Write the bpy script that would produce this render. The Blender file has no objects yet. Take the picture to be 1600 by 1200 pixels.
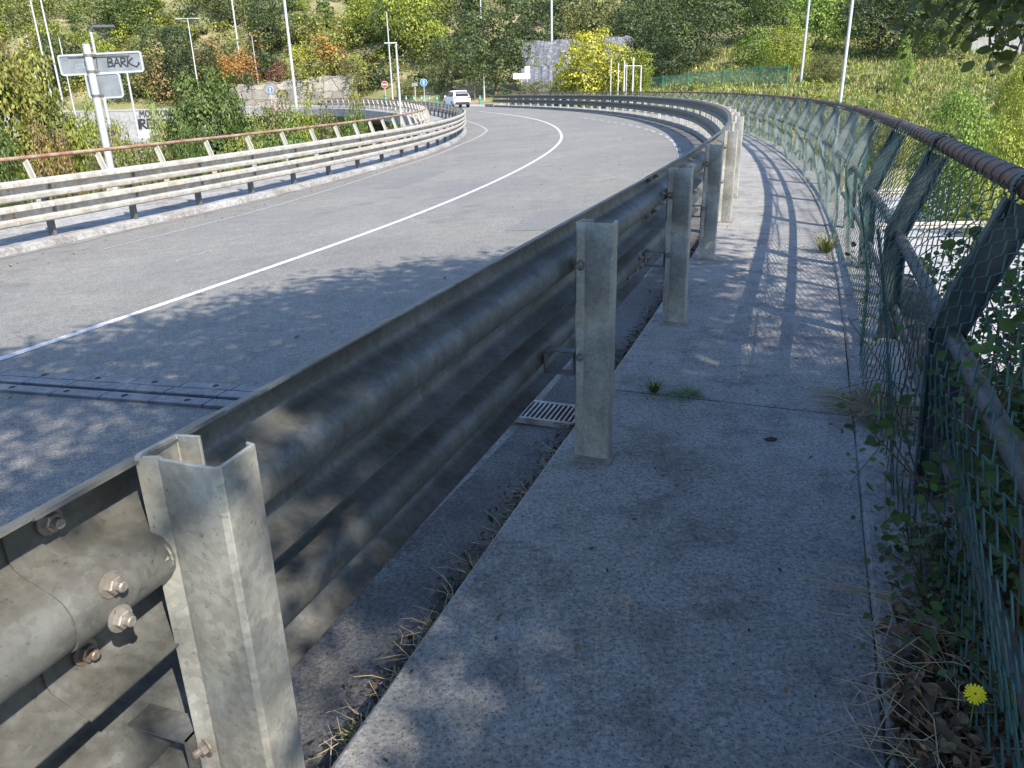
import bpy, math, random
import numpy as np
from mathutils import Vector, Matrix

random.seed(7); RNG = np.random.default_rng(11)
SC = bpy.context.scene
COL = SC.collection
R = math.radians

# ---------------------------------------------------------------- camera, sky, sun, exposure
EYE = Vector((0.0, 0.0, 1.40)); FPX = 1202.0
PIT = math.atan(460.0 / FPX); ROL = R(1.35)
cp_, sp_ = math.cos(PIT), math.sin(PIT); cr_, sr_ = math.cos(ROL), math.sin(ROL)
cx = Vector((cr_, -sp_ * sr_, -cp_ * sr_))
cy = Vector((sr_, sp_ * cr_, cp_ * cr_))
cz = -Vector((0, cp_, -sp_))
cam = bpy.data.cameras.new('camera'); camo = bpy.data.objects.new('camera', cam); COL.objects.link(camo)
m = Matrix.Identity(4)
for i, a in enumerate((cx, cy, cz)):
    for j in range(3): m[j][i] = a[j]
m.translation = EYE
camo.matrix_world = m
cam.sensor_width = 36; cam.lens = FPX / 1600 * 36; cam.clip_start = 0.05; cam.clip_end = 3000
SC.camera = camo

SUN = Vector((0.585, -0.906, 1.0)).normalized()
w = bpy.data.worlds.new('World'); SC.world = w; w.use_nodes = True
wn = w.node_tree; sky = wn.nodes.new('ShaderNodeTexSky'); sky.sky_type = 'NISHITA'; sky.sun_disc = False
sky.sun_elevation = math.asin(SUN.z); sky.sun_rotation = math.atan2(SUN.x, SUN.y)
sky.air_density = 1.0; sky.dust_density = 0.6; sky.ozone_density = 3.6
bgn = wn.nodes['Background']; bgn.inputs[1].default_value = 0.19
wn.links.new(sky.outputs[0], bgn.inputs[0])
sl = bpy.data.lights.new('sun', 'SUN'); sl.energy = 4.8; sl.angle = R(0.53); sl.color = (1.0, 0.91, 0.77)
so_ = bpy.data.objects.new('sun', sl); COL.objects.link(so_)
so_.rotation_euler = SUN.to_track_quat('Z', 'Y').to_euler(); so_.location = SUN * 60
SC.view_settings.view_transform = 'Standard'; SC.view_settings.look = 'None'
SC.view_settings.exposure = 1.05; SC.view_settings.gamma = 1; SC.view_settings.use_curve_mapping = False
SC.cycles.max_bounces = 6; SC.cycles.diffuse_bounces = 3; SC.cycles.glossy_bounces = 2
SC.cycles.transmission_bounces = 3; SC.cycles.transparent_max_bounces = 4

def ray(px, py):
    """direction through photo pixel, scaled to y = 1 (used to survey where things stand)"""
    x = px - 800; y = py - 600
    d = cx * x - cy * y - cz * FPX
    return d / d.y
def at(px, py, depth): return EYE + ray(px, py) * depth

# ---------------------------------------------------------------- the bend: outer barrier line and its frame
CP = np.array([(-4.2,-9),(-2.35,-4.2),(-.42,.93),(.32,2.87),(1.06,4.81),(1.74,6.68),(2.41,8.61),(3.04,10.6),(4.32,15.4),(5.50,21.07),(6.75,29.8),(7.15,37),(7.1,44.5),(6.2,54),(4.15,64.3),(.7,76),(-3.2,85.5),(-10,97),(-19,105.5),(-31,110.5),(-46,113),(-66,114),(-90,114)], float)
def spline(t, y, tt):
    n = len(t); h = np.diff(t); A = np.zeros((n, n)); b = np.zeros(n); A[0, 0] = A[-1, -1] = 1
    for i in range(1, n - 1):
        A[i, i-1] = h[i-1]; A[i, i] = 2*(h[i-1]+h[i]); A[i, i+1] = h[i]
        b[i] = 3*((y[i+1]-y[i])/h[i]-(y[i]-y[i-1])/h[i-1])
    c = np.linalg.solve(A, b); i = np.clip(np.searchsorted(t, tt)-1, 0, n-2); d = tt-t[i]
    return y[i]+((y[i+1]-y[i])/h[i]-h[i]*(2*c[i]+c[i+1])/3)*d+c[i]*d**2+(c[i+1]-c[i])/(3*h[i])*d**3
_t = np.r_[0, np.cumsum(np.hypot(*np.diff(CP, axis=0).T))]; _tt = np.linspace(0, _t[-1], 4000)
CXs = spline(_t, CP[:, 0], _tt); CYs = spline(_t, CP[:, 1], _tt)
CS = np.r_[0, np.cumsum(np.hypot(np.diff(CXs), np.diff(CYs)))]
CS = CS - CS[np.argmin((CXs+.42)**2+(CYs-.93)**2)]
CTX = np.gradient(CXs, CS); CTY = np.gradient(CYs, CS); _l = np.hypot(CTX, CTY); CTX /= _l; CTY /= _l
def frame(s):
    return (float(np.interp(s, CS, CXs)), float(np.interp(s, CS, CYs)), float(np.interp(s, CS, CTX)), float(np.interp(s, CS, CTY)))
def P(s, off, z=0.0):
    x, y, tx, ty = frame(s); return Vector((x+ty*off, y-tx*off, z))
def azim(s):
    _, _, tx, ty = frame(s); return -math.atan2(tx, ty)
def so(x, y):
    i = int(np.argmin((CXs-x)**2+(CYs-y)**2)); return CS[i], (x-CXs[i])*CTY[i]-(y-CYs[i])*CTX[i]
def bank(s): return .06*min(1, max(.2, 1-(s-45)/60))
def zr(s, off): return -.15-bank(s)*max(0, -off-.25)
def loff(s): return float(np.interp(s, [0, 9, 15, 25, 35, 60], [-10.7, -10.5, -10.2, -9.7, -9.5, -9.5]))   # left barrier
def lz(s): return zr(s, loff(s))+.12

# ---------------------------------------------------------------- helpers
class MB:
    def __init__(self): self.v = []; self.f = []
    def add(self, vs, fs):
        n = len(self.v); self.v += [tuple(p) for p in vs]; self.f += [tuple(i+n for i in q) for q in fs]; return self
    def box(self, c, s, rz=0, M=None):
        a, b, d = s[0]/2, s[1]/2, s[2]/2; cr, sr = math.cos(rz), math.sin(rz)
        vs = []
        for x, y, z in ((-a,-b,-d),(a,-b,-d),(a,b,-d),(-a,b,-d),(-a,-b,d),(a,-b,d),(a,b,d),(-a,b,d)):
            p = Vector((x*cr-y*sr, x*sr+y*cr, z))
            if M: p = M @ p
            vs.append(p+Vector(c))
        return self.add(vs, [(0,3,2,1),(4,5,6,7),(0,1,5,4),(1,2,6,5),(2,3,7,6),(3,0,4,7)])
    def tube(self, pts, r, n=8, cap=True):
        pts = [Vector(p) for p in pts]; rs = r if isinstance(r, (list, tuple)) else [r]*len(pts)
        vs = []; fs = []; up = None
        for i, p in enumerate(pts):
            d = (pts[min(i+1, len(pts)-1)]-pts[max(i-1, 0)]); d = d.normalized() if d.length > 1e-9 else Vector((0,0,1))
            if up is None:
                up = Vector((0,0,1)) if abs(d.z) < .9 else Vector((1,0,0))
            a = d.cross(up).normalized(); b = a.cross(d).normalized(); up = b
            for k in range(n):
                t = 2*math.pi*k/n; vs.append(p+(a*math.cos(t)+b*math.sin(t))*rs[i])
        for i in range(len(pts)-1):
            for k in range(n):
                fs.append((i*n+k, i*n+(k+1) % n, (i+1)*n+(k+1) % n, (i+1)*n+k))
        if cap: fs.append(tuple(range(n))[::-1]); fs.append(tuple((len(pts)-1)*n+k for k in range(n)))
        return self.add(vs, fs)
    def prism(self, poly, depth, M):
        """extrude 2-D polygon (local x,y) by depth in local z, placed with M"""
        n = len(poly); vs = [M @ Vector((x, y, 0)) for x, y in poly]+[M @ Vector((x, y, depth)) for x, y in poly]
        fs = [tuple(range(n))[::-1], tuple(range(n, 2*n))]+[(i, (i+1) % n, n+(i+1) % n, n+i) for i in range(n)]
        return self.add(vs, fs)
    def sweep(self, s0, s1, prof, ds=.5, cap=True, origin=Vector((0,0,0)), closed=True, jit=0):
        """sweep a cross-section along the bend; prof = list of (off, z) or function of s giving it"""
        k = max(2, int(math.ceil((s1-s0)/ds))+1); ss = np.linspace(s0, s1, k); vs = []; fs = []
        for s in ss:
            pr = prof(s) if callable(prof) else prof
            for o, z in pr:
                p = P(s, o, z)-origin
                if jit: p = p+Vector((random.uniform(-jit, jit), random.uniform(-jit, jit), random.uniform(-jit, jit)))
                vs.append(p)
            n = len(pr)
        for i in range(k-1):
            for j in range(n if closed else n-1):
                fs.append((i*n+j, (i+1)*n+j, (i+1)*n+(j+1) % n, i*n+(j+1) % n))
        if cap and closed: fs.append(tuple(range(n))); fs.append(tuple((k-1)*n+j for j in range(n))[::-1])
        return self.add(vs, fs)
    def mesh(self, name):
        me = bpy.data.meshes.new(name); me.from_pydata(self.v, [], self.f); me.validate(); me.update(); return me
    def build(self, name, mt, parent=None, smooth=False, bevel=0):
        o = link(name, self.mesh(name), mt, parent)
        if smooth:
            for p in o.data.polygons: p.use_smooth = True
            if smooth != 'all':
                try: o.data.set_sharp_from_angle(angle=R(38))
                except Exception: pass
        if bevel:
            b = o.modifiers.new('bevel', 'BEVEL'); b.width = bevel; b.segments = 2; b.limit_method = 'ANGLE'; b.angle_limit = R(40)
        return o
def link(name, me, mt, parent=None):
    o = bpy.data.objects.new(name, me); COL.objects.link(o)
    if mt and not me.materials: me.materials.append(mt)
    if parent: o.parent = parent
    return o
def empty(name, loc, rz=0, label=None, cat=None, group=None):
    o = bpy.data.objects.new(name, None); COL.objects.link(o); o.location = loc; o.rotation_euler = (0, 0, rz)
    o.empty_display_size = .2
    return tag(o, label, cat, group)
def tag(o, label=None, cat=None, group=None, kind=None):
    for k, v in (('label', label), ('category', cat), ('group', group), ('kind', kind)):
        if v: o[k] = v
    return o
def structure(o): o['kind'] = 'structure'; return o
def copy_part(o, parent, loc=None, rz=None):
    c = o.copy(); COL.objects.link(c); c.parent = parent
    if loc is not None: c.location = loc
    if rz is not None: c.rotation_euler = (0, 0, rz)
    for ch in o.children: copy_part(ch, c)
    return c
def copy_tree(o, label, loc, rz=0, scale=1, color=None):
    c = copy_part(o, None, loc, rz); c['label'] = label; c.scale = (scale,)*3 if not hasattr(scale, '__len__') else scale
    if color:
        for ch in c.children:
            if ch.name.startswith('crown'): ch.color = color
    return c
def npmesh(name, V, F, tint=None):
    """fast mesh from numpy vertex and quad arrays, optional per-vertex natural colour"""
    me = bpy.data.meshes.new(name); nv, nf = len(V), len(F); k = F.shape[1]
    me.vertices.add(nv); me.vertices.foreach_set('co', np.ascontiguousarray(V, np.float32).ravel())
    me.loops.add(nf*k); me.loops.foreach_set('vertex_index', np.ascontiguousarray(F, np.int32).ravel())
    me.polygons.add(nf); me.polygons.foreach_set('loop_start', np.arange(0, nf*k, k, dtype=np.int32))
    if tint is not None:
        a = me.attributes.new('tint', 'FLOAT_COLOR', 'POINT')
        a.data.foreach_set('color', np.c_[tint, np.ones(len(tint))].astype(np.float32).ravel())
    me.update(calc_edges=True); return me

# ---------------------------------------------------------------- materials
class N:
    def __init__(self, name):
        self.m = bpy.data.materials.new(name); self.m.use_nodes = True; self.t = self.m.node_tree
        self.b = self.t.nodes['Principled BSDF']; self.out = self.t.nodes['Material Output']
    def n(self, typ, **kw):
        x = self.t.nodes.new(typ)
        for k, v in kw.items():
            if k.startswith('i_'):
                key = k[2:]; x.inputs[int(key) if key.isdigit() else key].default_value = v
            else: setattr(x, k, v)
        return x
    def l(self, a, b): self.t.links.new(a, b)
    def coord(self):
        if not hasattr(self, '_c'): self._c = self.n('ShaderNodeNewGeometry').outputs['Position']
        return self._c
    def noise(self, scale, detail=4, rough=.6, stretch=None):
        x = self.n('ShaderNodeTexNoise'); x.inputs['Scale'].default_value = scale; x.inputs['Detail'].default_value = detail; x.inputs['Roughness'].default_value = rough
        c = self.coord()
        if stretch:
            mp = self.n('ShaderNodeMapping'); mp.inputs['Scale'].default_value = stretch; self.l(c, mp.inputs[0]); c = mp.outputs[0]
        self.l(c, x.inputs['Vector']); return x.outputs['Fac']
    def ramp(self, fac, stops):
        x = self.n('ShaderNodeValToRGB'); e = x.color_ramp.elements
        while len(e) < len(stops): e.new(.5)
        for q, (p, c) in zip(e, stops):
            q.position = p; q.color = (*c, 1) if hasattr(c, '__len__') else (c, c, c, 1)
        self.l(fac, x.inputs[0]); return x.outputs[0]
    def mix(self, a, b, fac, mode='MIX'):
        x = self.n('ShaderNodeMix', data_type='RGBA', blend_type=mode)
        for s, v in ((6, a), (7, b)):
            if hasattr(v, 'is_linked') or hasattr(v, 'links'): self.l(v, x.inputs[s])
            else: x.inputs[s].default_value = (*v, 1)
        if hasattr(fac, 'links'): self.l(fac, x.inputs[0])
        else: x.inputs[0].default_value = fac
        return x.outputs[2]
    def bump(self, h, strength, dist=.01):
        x = self.n('ShaderNodeBump'); x.inputs['Strength'].default_value = strength; x.inputs['Distance'].default_value = dist
        self.l(h, x.inputs['Height']); self.l(x.outputs[0], self.b.inputs['Normal'])
    def col(self, c): self.l(c, self.b.inputs['Base Color'])
    def rough(self, v):
        if hasattr(v, 'links'): self.l(v, self.b.inputs['Roughness'])
        else: self.b.inputs['Roughness'].default_value = v
    def metal(self, v): self.b.inputs['Metallic'].default_value = v
M = {}
def asphalt():
    x = N('asphalt')
    a = x.ramp(x.noise(95, 3, .75), [(.30, (.066, .065, .061)), (.5, (.175, .172, .163)), (.72, (.36, .35, .33))])
    big = x.ramp(x.noise(.35, 5, .6), [(.3, (.82, .82, .84)), (.7, (1.08, 1.06, 1.0))])
    mid = x.ramp(x.noise(3.2, 4, .65), [(.32, .86), (.65, 1.06)])
    gr = x.ramp(x.noise(24, 3, .8), [(.34, .74), (.5, 1), (.68, 1.16)])
    oil = x.ramp(x.noise(.9, 6, .72), [(.30, .74), (.42, 1)])
    c = x.mix(x.mix(x.mix(x.mix(a, big, 1, 'MULTIPLY'), mid, 1, 'MULTIPLY'), gr, 1, 'MULTIPLY'), oil, 1, 'MULTIPLY')
    x.col(c); x.rough(.9); x.bump(x.noise(110, 3, .7), .55, .006); return x.m
def concrete(name, dark, mid, lite, scale=60, bump=.5, blotch=(.8, 1.15), warm=(1, 1, 1)):
    x = N(name)
    a = x.ramp(x.noise(scale, 6, .78), [(.30, dark), (.47, mid), (.72, lite)])
    b = x.ramp(x.noise(1.1, 6, .68), [(.3, tuple(blotch[0]*k for k in warm)), (.68, (blotch[1],)*3)])
    d = x.ramp(x.noise(9, 5, .7), [(.3, .75), (.55, 1.03)])
    st = x.ramp(x.noise(2.7, 7, .78), [(.38, .64), (.50, 1)])
    pit = x.ramp(x.noise(115, 2, .5), [(.33, .35), (.42, 1)])
    x.col(x.mix(x.mix(x.mix(x.mix(a, b, 1, 'MULTIPLY'), d, 1, 'MULTIPLY'), st, 1, 'MULTIPLY'), pit, 1, 'MULTIPLY')); x.rough(.93); x.bump(x.noise(scale*.9, 6, .75), bump, .007); return x.m
def steel(name, base, dirt, amount=.5, metal=.55, rough=.5, speck=True):
    x = N(name)
    n1 = x.noise(5.5, 6, .68); n2 = x.noise(38, 4, .7)
    c = x.mix(tuple(k*.70 for k in base), tuple(min(1, k*1.2) for k in base), x.ramp(n1, [(.35, 0), (.65, 1)]))
    v = x.n('ShaderNodeTexVoronoi'); v.inputs['Scale'].default_value = 85; x.l(x.coord(), v.inputs['Vector']); sc = x.n('ShaderNodeSeparateColor'); x.l(v.outputs['Color'], sc.inputs[0])
    c = x.mix(c, x.ramp(sc.outputs[0], [(0, .86), (1, 1.12)]), 1, 'MULTIPLY')
    c = x.mix(c, dirt, x.ramp(x.noise(2.3, 7, .74), [(.55-amount*.12, 0), (.78-amount*.1, amount)]))
    c = x.mix(c, tuple(k*.55 for k in dirt), x.ramp(x.noise(9, 6, .7, (1, 1, .12)), [(.52, 0), (.70, amount*.85)]))
    c = x.mix(c, (.12, .055, .03), x.ramp(x.noise(17, 6, .78), [(.66, 0), (.74, amount*.7)]))
    if speck: c = x.mix(c, (.03, .029, .027), x.ramp(x.noise(70, 5, .8), [(.60, 0), (.70, .8)]))
    x.col(c); x.metal(metal); x.rough(x.ramp(n2, [(.3, rough-.12), (.7, rough+.15)])); x.bump(n2, .18, .004); return x.m
def plain(name, c, rough=.6, metal=0, vary=.12, scale=6, bump=0):
    x = N(name); n = x.noise(scale, 5, .65)
    x.col(x.mix(tuple(k*(1-vary) for k in c), tuple(min(1, k*(1+vary)) for k in c), x.ramp(n, [(.33, 0), (.67, 1)])))
    x.rough(rough); x.metal(metal)
    if bump: x.bump(x.noise(scale*8, 4, .7), bump, .004)
    return x.m
def leafmat(name, src='OBJECT', base=None, trans=.22, rough=.55, spec=.35, vary=(.55, 1.45)):
    x = N(name)
    rnd = x.n('ShaderNodeNewGeometry').outputs['Random Per Island']
    if src == 'OBJECT': c0 = x.n('ShaderNodeObjectInfo').outputs['Color']
    elif src == 'TINT': c0 = x.n('ShaderNodeAttribute', attribute_name='tint').outputs['Color']
    else:
        r = x.n('ShaderNodeRGB'); r.outputs[0].default_value = (*base, 1); c0 = r.outputs[0]
    v = x.ramp(rnd, [(0, (vary[0]*.95, vary[0], vary[0]*.9)), (.8, (1.1, 1.05, .95)), (1, (vary[1]*1.1, vary[1], vary[1]*.8))])
    c = x.mix(c0, v, 1, 'MULTIPLY')
    big = x.ramp(x.noise(.6, 3, .6), [(.3, (.8, .85, .85)), (.7, (1.15, 1.1, 1.0))])
    c = x.mix(c, big, 1, 'MULTIPLY')
    x.col(c); x.rough(rough); x.b.inputs['Specular IOR Level'].default_value = spec
    tr = x.n('ShaderNodeBsdfTranslucent'); x.l(x.mix(c, (1.25, 1.3, .6), 1, 'MULTIPLY'), tr.inputs[0])
    mx = x.n('ShaderNodeMixShader'); mx.inputs[0].default_value = trans
    x.l(x.b.outputs[0], mx.inputs[1]); x.l(tr.outputs[0], mx.inputs[2]); x.l(mx.outputs[0], x.out.inputs[0]); return x.m
M['asphalt'] = asphalt()
M['walk'] = concrete('walkway_concrete', .10, .245, .46, 60, .9, (.82, 1.1), (1, .96, .90))
M['edge'] = concrete('edge_concrete', .16, .27, .40, 30, .5, (.72, 1.1), (1, .96, .9))
M['kerb'] = concrete('kerb_concrete', .14, .30, .44, 16, .7, (.62, 1.12), (1, .93, .82))
M['pale'] = concrete('pale_concrete', .24, .36, .46, 14, .4, (.75, 1.1), (1, .97, .92))
M['gutter'] = concrete('gutter_grit', .035, .10, .23, 70, .9, (.62, 1.05), (1, .92, .82))
M['soil'] = concrete('soil', .018, .045, .10, 35, 1.0, (.6, 1.1), (1, .86, .66))
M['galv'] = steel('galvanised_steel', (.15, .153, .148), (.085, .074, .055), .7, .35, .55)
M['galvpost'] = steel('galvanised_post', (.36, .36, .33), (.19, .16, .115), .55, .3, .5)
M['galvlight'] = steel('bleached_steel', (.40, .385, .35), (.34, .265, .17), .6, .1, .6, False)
M['bolt'] = steel('bolt_steel', (.30, .29, .27), (.20, .10, .05), .7, .5, .5)
M['rust'] = steel('rusty_rail', (.17, .07, .045), (.075, .045, .04), .6, .15, .55)
M['rustbright'] = steel('orange_rust', (.26, .125, .075), (.42, .36, .28), .9, .1, .6)
M['teal'] = steel('teal_painted_steel', (.040, .066, .073), (.13, .13, .115), .7, .1, .55)  # near posts: paint tone darkened to carry the tree shade
M['tealsun'] = steel('sunlit_teal_steel', (.20, .235, .225), (.30, .29, .26), .7, .05, .6)  # far posts: same teal lightened, sunlight put into the colour
M['wrap'] = steel('grey_wrapped_rail', (.11, .105, .095), (.07, .06, .05), .6, .1, .6)
M['white_post'] = plain('white_painted_steel', (.37, .355, .315), .5, .0, .1)
M['lamp'] = plain('pale_grey_pole', (.44, .45, .45), .45, .2, .08)
M['lamp_dark'] = plain('dark_lamp_head', (.12, .13, .15), .4, .3)
M['wire'] = plain('green_coated_wire', (.045, .115, .115), .4, 0, .35, 3)
M['line'] = N('road_paint').m
x = N('worn_road_paint'); x.col(x.ramp(x.noise(26, 6, .75), [(.36, .18), (.50, .50), (.8, .58)])); x.rough(.7); M['line'] = x.m
x = N('faded_road_paint'); x.col(x.ramp(x.noise(20, 6, .8), [(.40, .18), (.62, .42)])); x.rough(.8); M['fline'] = x.m
M['joint'] = steel('joint_steel', (.085, .095, .125), (.055, .053, .055), .6, .3, .42, False)
M['black'] = plain('black_gap', (.012, .012, .012), .9)
M['leaf'] = leafmat('foliage_leaf', vary=(.6, 1.45))
M['woodleaf'] = leafmat('wood_foliage', 'TINT')
M['bark'] = plain('bark', (.13, .10, .075), .9, 0, .3, 9, .5)
M['stalk'] = plain('dry_stalk', (.36, .29, .18), .8, 0, .3, 30)

# ---------------------------------------------------------------- terrain
TC = np.array([(-15,10,-5),(-25,25,-6),(-13,30,-5.5),(-16,50,-5.5),(-30,60,-6),(-22,75,-5),(-45,40,-6),(-60,60,-5),(-35,85,-5),(-55,92,-4),(-85,80,-4),
 (0,20,-5.5),(2,40,-5.5),(0,60,-5),(-2,75,-3.5),(-10,3,-2.5),(-16,-4,-3),(-4,-3,-.9),(-5,4,-1.6),(2,-3,-.5),(3.2,1,-.6),(2.9,3,-1.6),(4.5,7,-5),(5,2,-1.2),(8,0,-1.5),(9,6,-5),(12,3,-5),(8,12,-5.4),(0,-14,-.6),(-14,-20,-2),(14,-14,-1),
 (16,20,-5.5),(22,36,-5.5),(35,30,-5.4),(13,46,-5.4),(26,47,-5.3),(45,44,-5.2),(20,54,-3.8),(32,54,-3.2),(50,54,-2.5),(60,40,-4),(80,45,-3),(11,60,-3.5),(10,72,-1.6),(16,66,-2.0),(28,66,-.3),(42,68,1.0),(58,70,2.4),(22,80,1.0),(34,82,2.4),(48,80,3.0),(62,82,4),(14,84,0),
 (-8,92,-.45),(2,92,-.45),(8,95,-.3),(-10,102,-.5),(-22,116,-.4),(-45,120,-.3),(-70,121,0),(-95,119,0),(12,104,1),
 (-12,116,2.0),(-40,127,4.5),(-70,128,5),(-100,128,5),(-12,132,11),(-40,142,13),(-75,145,14),(-105,145,14),(10,120,6),(25,100,5.5),(35,112,11),(50,100,7),(65,105,9),(20,135,14),(50,130,18),(80,125,16),(90,90,9),(110,70,8),
 (-140,90,4),(-160,40,5),(-150,-20,3),(-60,-80,-1),(60,-80,0),(140,0,4),(0,190,42),(-90,200,44),(90,190,44),(-200,180,50),(220,150,44),(0,300,80),(-260,300,90),(260,300,90),(-300,0,40),(300,0,40),(0,-250,10),(-250,-250,20),(250,-250,20),(500,500,120),(-500,500,120),(-500,-500,40),(500,-500,40)], float)
_D = np.hypot(TC[:, None, 0]-TC[None, :, 0], TC[:, None, 1]-TC[None, :, 1])
_W = np.linalg.solve(_D+np.eye(len(TC))*.01, TC[:, 2]-TC[:, 2].mean())
def vnoise(x, y, sc, seed=0):
    g = np.random.default_rng(seed).random((64, 64)); fx = x/sc; fy = y/sc; ix = np.floor(fx).astype(int); iy = np.floor(fy).astype(int)
    u = fx-ix; v = fy-iy; u = u*u*(3-2*u); v = v*v*(3-2*v)
    G = lambda a, b: g[a % 64, b % 64]
    return (G(ix, iy)*(1-u)+G(ix+1, iy)*u)*(1-v)+(G(ix, iy+1)*(1-u)+G(ix+1, iy+1)*u)*v-.5
def terrain_z(x, y):
    x = np.atleast_1d(np.asarray(x, float)); y = np.atleast_1d(np.asarray(y, float)); z = np.zeros_like(x)
    for i in range(0, len(x), 4000):
        d = np.hypot(x[i:i+4000, None]-TC[None, :, 0], y[i:i+4000, None]-TC[None, :, 1]); z[i:i+4000] = d @ _W
    z += TC[:, 2].mean()
    r = np.hypot(x, y); amp = np.clip((r-6)/40, 0, 1)
    flat = ((x > 5) & (y > 8) & (y < 50)) | ((y > 84) & (y < 118) & (x < 12))
    z += amp*np.where(flat, .08, 1)*(vnoise(x, y, 11, 1)*1.2+vnoise(x, y, 4, 2)*.5)
    # the deck and the road stand clear above the ground
    for i in range(0, len(x), 4000):
        xs, ys = x[i:i+4000], y[i:i+4000]; near = np.where((xs > -95) & (xs < 14) & (ys > -14) & (ys < 122))[0]
        if len(near) == 0: continue
        d2 = (xs[near, None]-CXs[None, ::8])**2+(ys[near, None]-CYs[None, ::8])**2; k = np.argmin(d2, 1)*8
        off = (xs[near]-CXs[k])*CTY[k]-(ys[near]-CYs[k])*CTX[k]; s = CS[k]
        inside = (off > -13) & (off < 2.2)
        top = np.where((s < 3) | (s > 92), -1.35, -2.2)
        zz = z[i:i+4000]; zz[near] = np.where(inside, np.minimum(zz[near], top), zz[near])
    return z
def gz(x, y): return float(terrain_z(x, y)[0])
def axis(lo, hi, fine, c0, c1, grow=1.09):
    a = list(np.arange(c0, c1, fine)); st = fine; q = c1
    while q < hi: a.append(q); st *= grow; q += st
    a.append(hi); st = fine; q = c0-fine
    while q > lo: a.insert(0, q); st *= grow; q -= st
    a.insert(0, lo); return np.array(a)
def terrain():
    xs = axis(-900, 900, 1.5, -60, 70); ys = axis(-900, 1100, 1.5, -10, 130); X, Y = np.meshgrid(xs, ys)
    Z = terrain_z(X.ravel(), Y.ravel()); V = np.c_[X.ravel(), Y.ravel(), Z]; nx, ny = len(xs), len(ys)
    i = np.arange((ny-1)*nx).reshape(ny-1, nx)[:, :-1].ravel(); F = np.c_[i, i+1, i+nx+1, i+nx]
    x = N('hill_ground')
    g = x.ramp(x.noise(.22, 7, .7), [(.33, (.10, .125, .04)), (.48, (.18, .185, .07)), (.58, (.28, .24, .13)), (.70, (.42, .33, .22))])
    f = x.ramp(x.noise(4.5, 6, .75), [(.3, .5), (.65, 1.15)])
    x.col(x.mix(g, f, 1, 'MULTIPLY')); x.rough(.95); x.bump(x.noise(6, 6, .7), .9, .12)
    me = npmesh('ground', V, F); o = structure(link('ground', me, x.m))
    for p in me.polygons: p.use_smooth = True
terrain()

# ---------------------------------------------------------------- bridge deck, road, walkways
SEND = 165.0; RE = float(so(-1.15, 80.4)[0])
MB().sweep(-7, SEND, lambda s: [(-.25, zr(s, -.25)-.02), (loff(s), zr(s, loff(s))-.02), (loff(s)-2.15, lz(s)-.02), (loff(s)-2.15, lz(s)-.75), (loff(s)+1.5, -1.9), (-1.5, -1.6), (1.36, -.55), (1.36, -.02)], .8).build('bridge_deck', M['pale']); structure(bpy.data.objects['bridge_deck'])
def strip(name, s0, s1, fa, fb, mt, lift=0., ds=.5, cols=1, zfun=zr):
    b = MB()
    def pr(s):
        a, c = fa(s), fb(s); return [(a+(c-a)*i/cols, zfun(s, a+(c-a)*i/cols)+lift) for i in range(cols+1)]
    b.sweep(s0, s1, pr, ds, closed=False); o = b.build(name, mt); return structure(o)
strip('road', -7, SEND, lambda s: -.14, lambda s: loff(s)+.25, M['asphalt'], 0, .7, 4)
# junction apron beyond the end of the outer barrier
b = MB(); jp = [P(RE+.5, -1, -.18), P(RE+.5, 1.5, -.18), Vector((4, 86, -.16)), Vector((10, 89, -.14)), Vector((14, 98, -.1)), Vector((0, 104, -.12)), Vector((-14, 113, -.15)), Vector((-36, 117, -.16)), Vector((-60, 118, -.16)), P(140, -1, -.18), P(128, -1, -.18), P(116, -1, -.18), P(108, -1, -.18), P(98, -1, -.18), P(91, -1, -.18)]
b.prism([(p.x, p.y) for p in jp], .5, Matrix.Translation((0, 0, -.66))); structure(b.build('junction_road', M['asphalt']))
strip('centre_line', -7, 72, lambda s: float(np.interp(s, [2, 22, 50], [-4.95, -4.80, -4.73])), lambda s: float(np.interp(s, [2, 22, 50], [-4.845, -4.70, -4.61])), M['line'], .004, .5)
strip('edge_line', 8, 62, lambda s: float(np.interp(s, [8, 12, 21, 32, 39, 44, 54], [-8.85, -8.75, -9.05, -8.95, -8.45, -8.2, -8.5])), lambda s: float(np.interp(s, [8, 12, 21, 32, 39, 44, 54], [-8.79, -8.69, -8.98, -8.84, -8.33, -8.08, -8.38])), M['fline'], .004, .5)
for k in range(16):
    s = 18.5+k*1.9+random.random()*.3
    oo = float(np.interp(s, [20, 26, 34, 42, 50], [-.95, -1.04, -1.42, -1.9, -2.4]))
    strip('edge_mark', s, s+1.1+random.random()*.6, lambda q, oo=oo: oo-.05, lambda q, oo=oo: oo+.06, M['fline'], .004)
for s, o_, ln in ((7.0, -6.6, .8), (8.6, -6.9, .6), (27, -2.6, 1)):
    strip('old_mark', s, s+ln, lambda q, o_=o_: o_-.02, lambda q, o_=o_: o_+.012, M['fline'], .004)
x = N('asphalt_patch'); x.col(x.ramp(x.noise(80, 3, .75), [(.3, .05), (.5, .13), (.72, .30)])); x.rough(.9); M['patch'] = x.m
strip('road_patch', 8.7, 10.6, lambda q: -2.75+.05*math.sin(q*9), lambda q: -1.35+.06*math.sin(q*7), M['patch'], .003, .1)
strip('road_patch', 15.5, 19.5, lambda q: -7.6+.04*math.sin(q*9), lambda q: -6.9+.04*math.sin(q*6), M['patch'], .003, .2)
strip('stop_line', 76.0, 76.6, lambda s: -4.6, lambda s: -8.6, M['line'], .004)
strip('give_way_line', 84.5, 85.3, lambda s: .2, lambda s: -5, M['line'], .004)
strip('give_way_line', 90.5, 91.2, lambda s: .6, lambda s: -6, M['fline'], .004)
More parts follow.
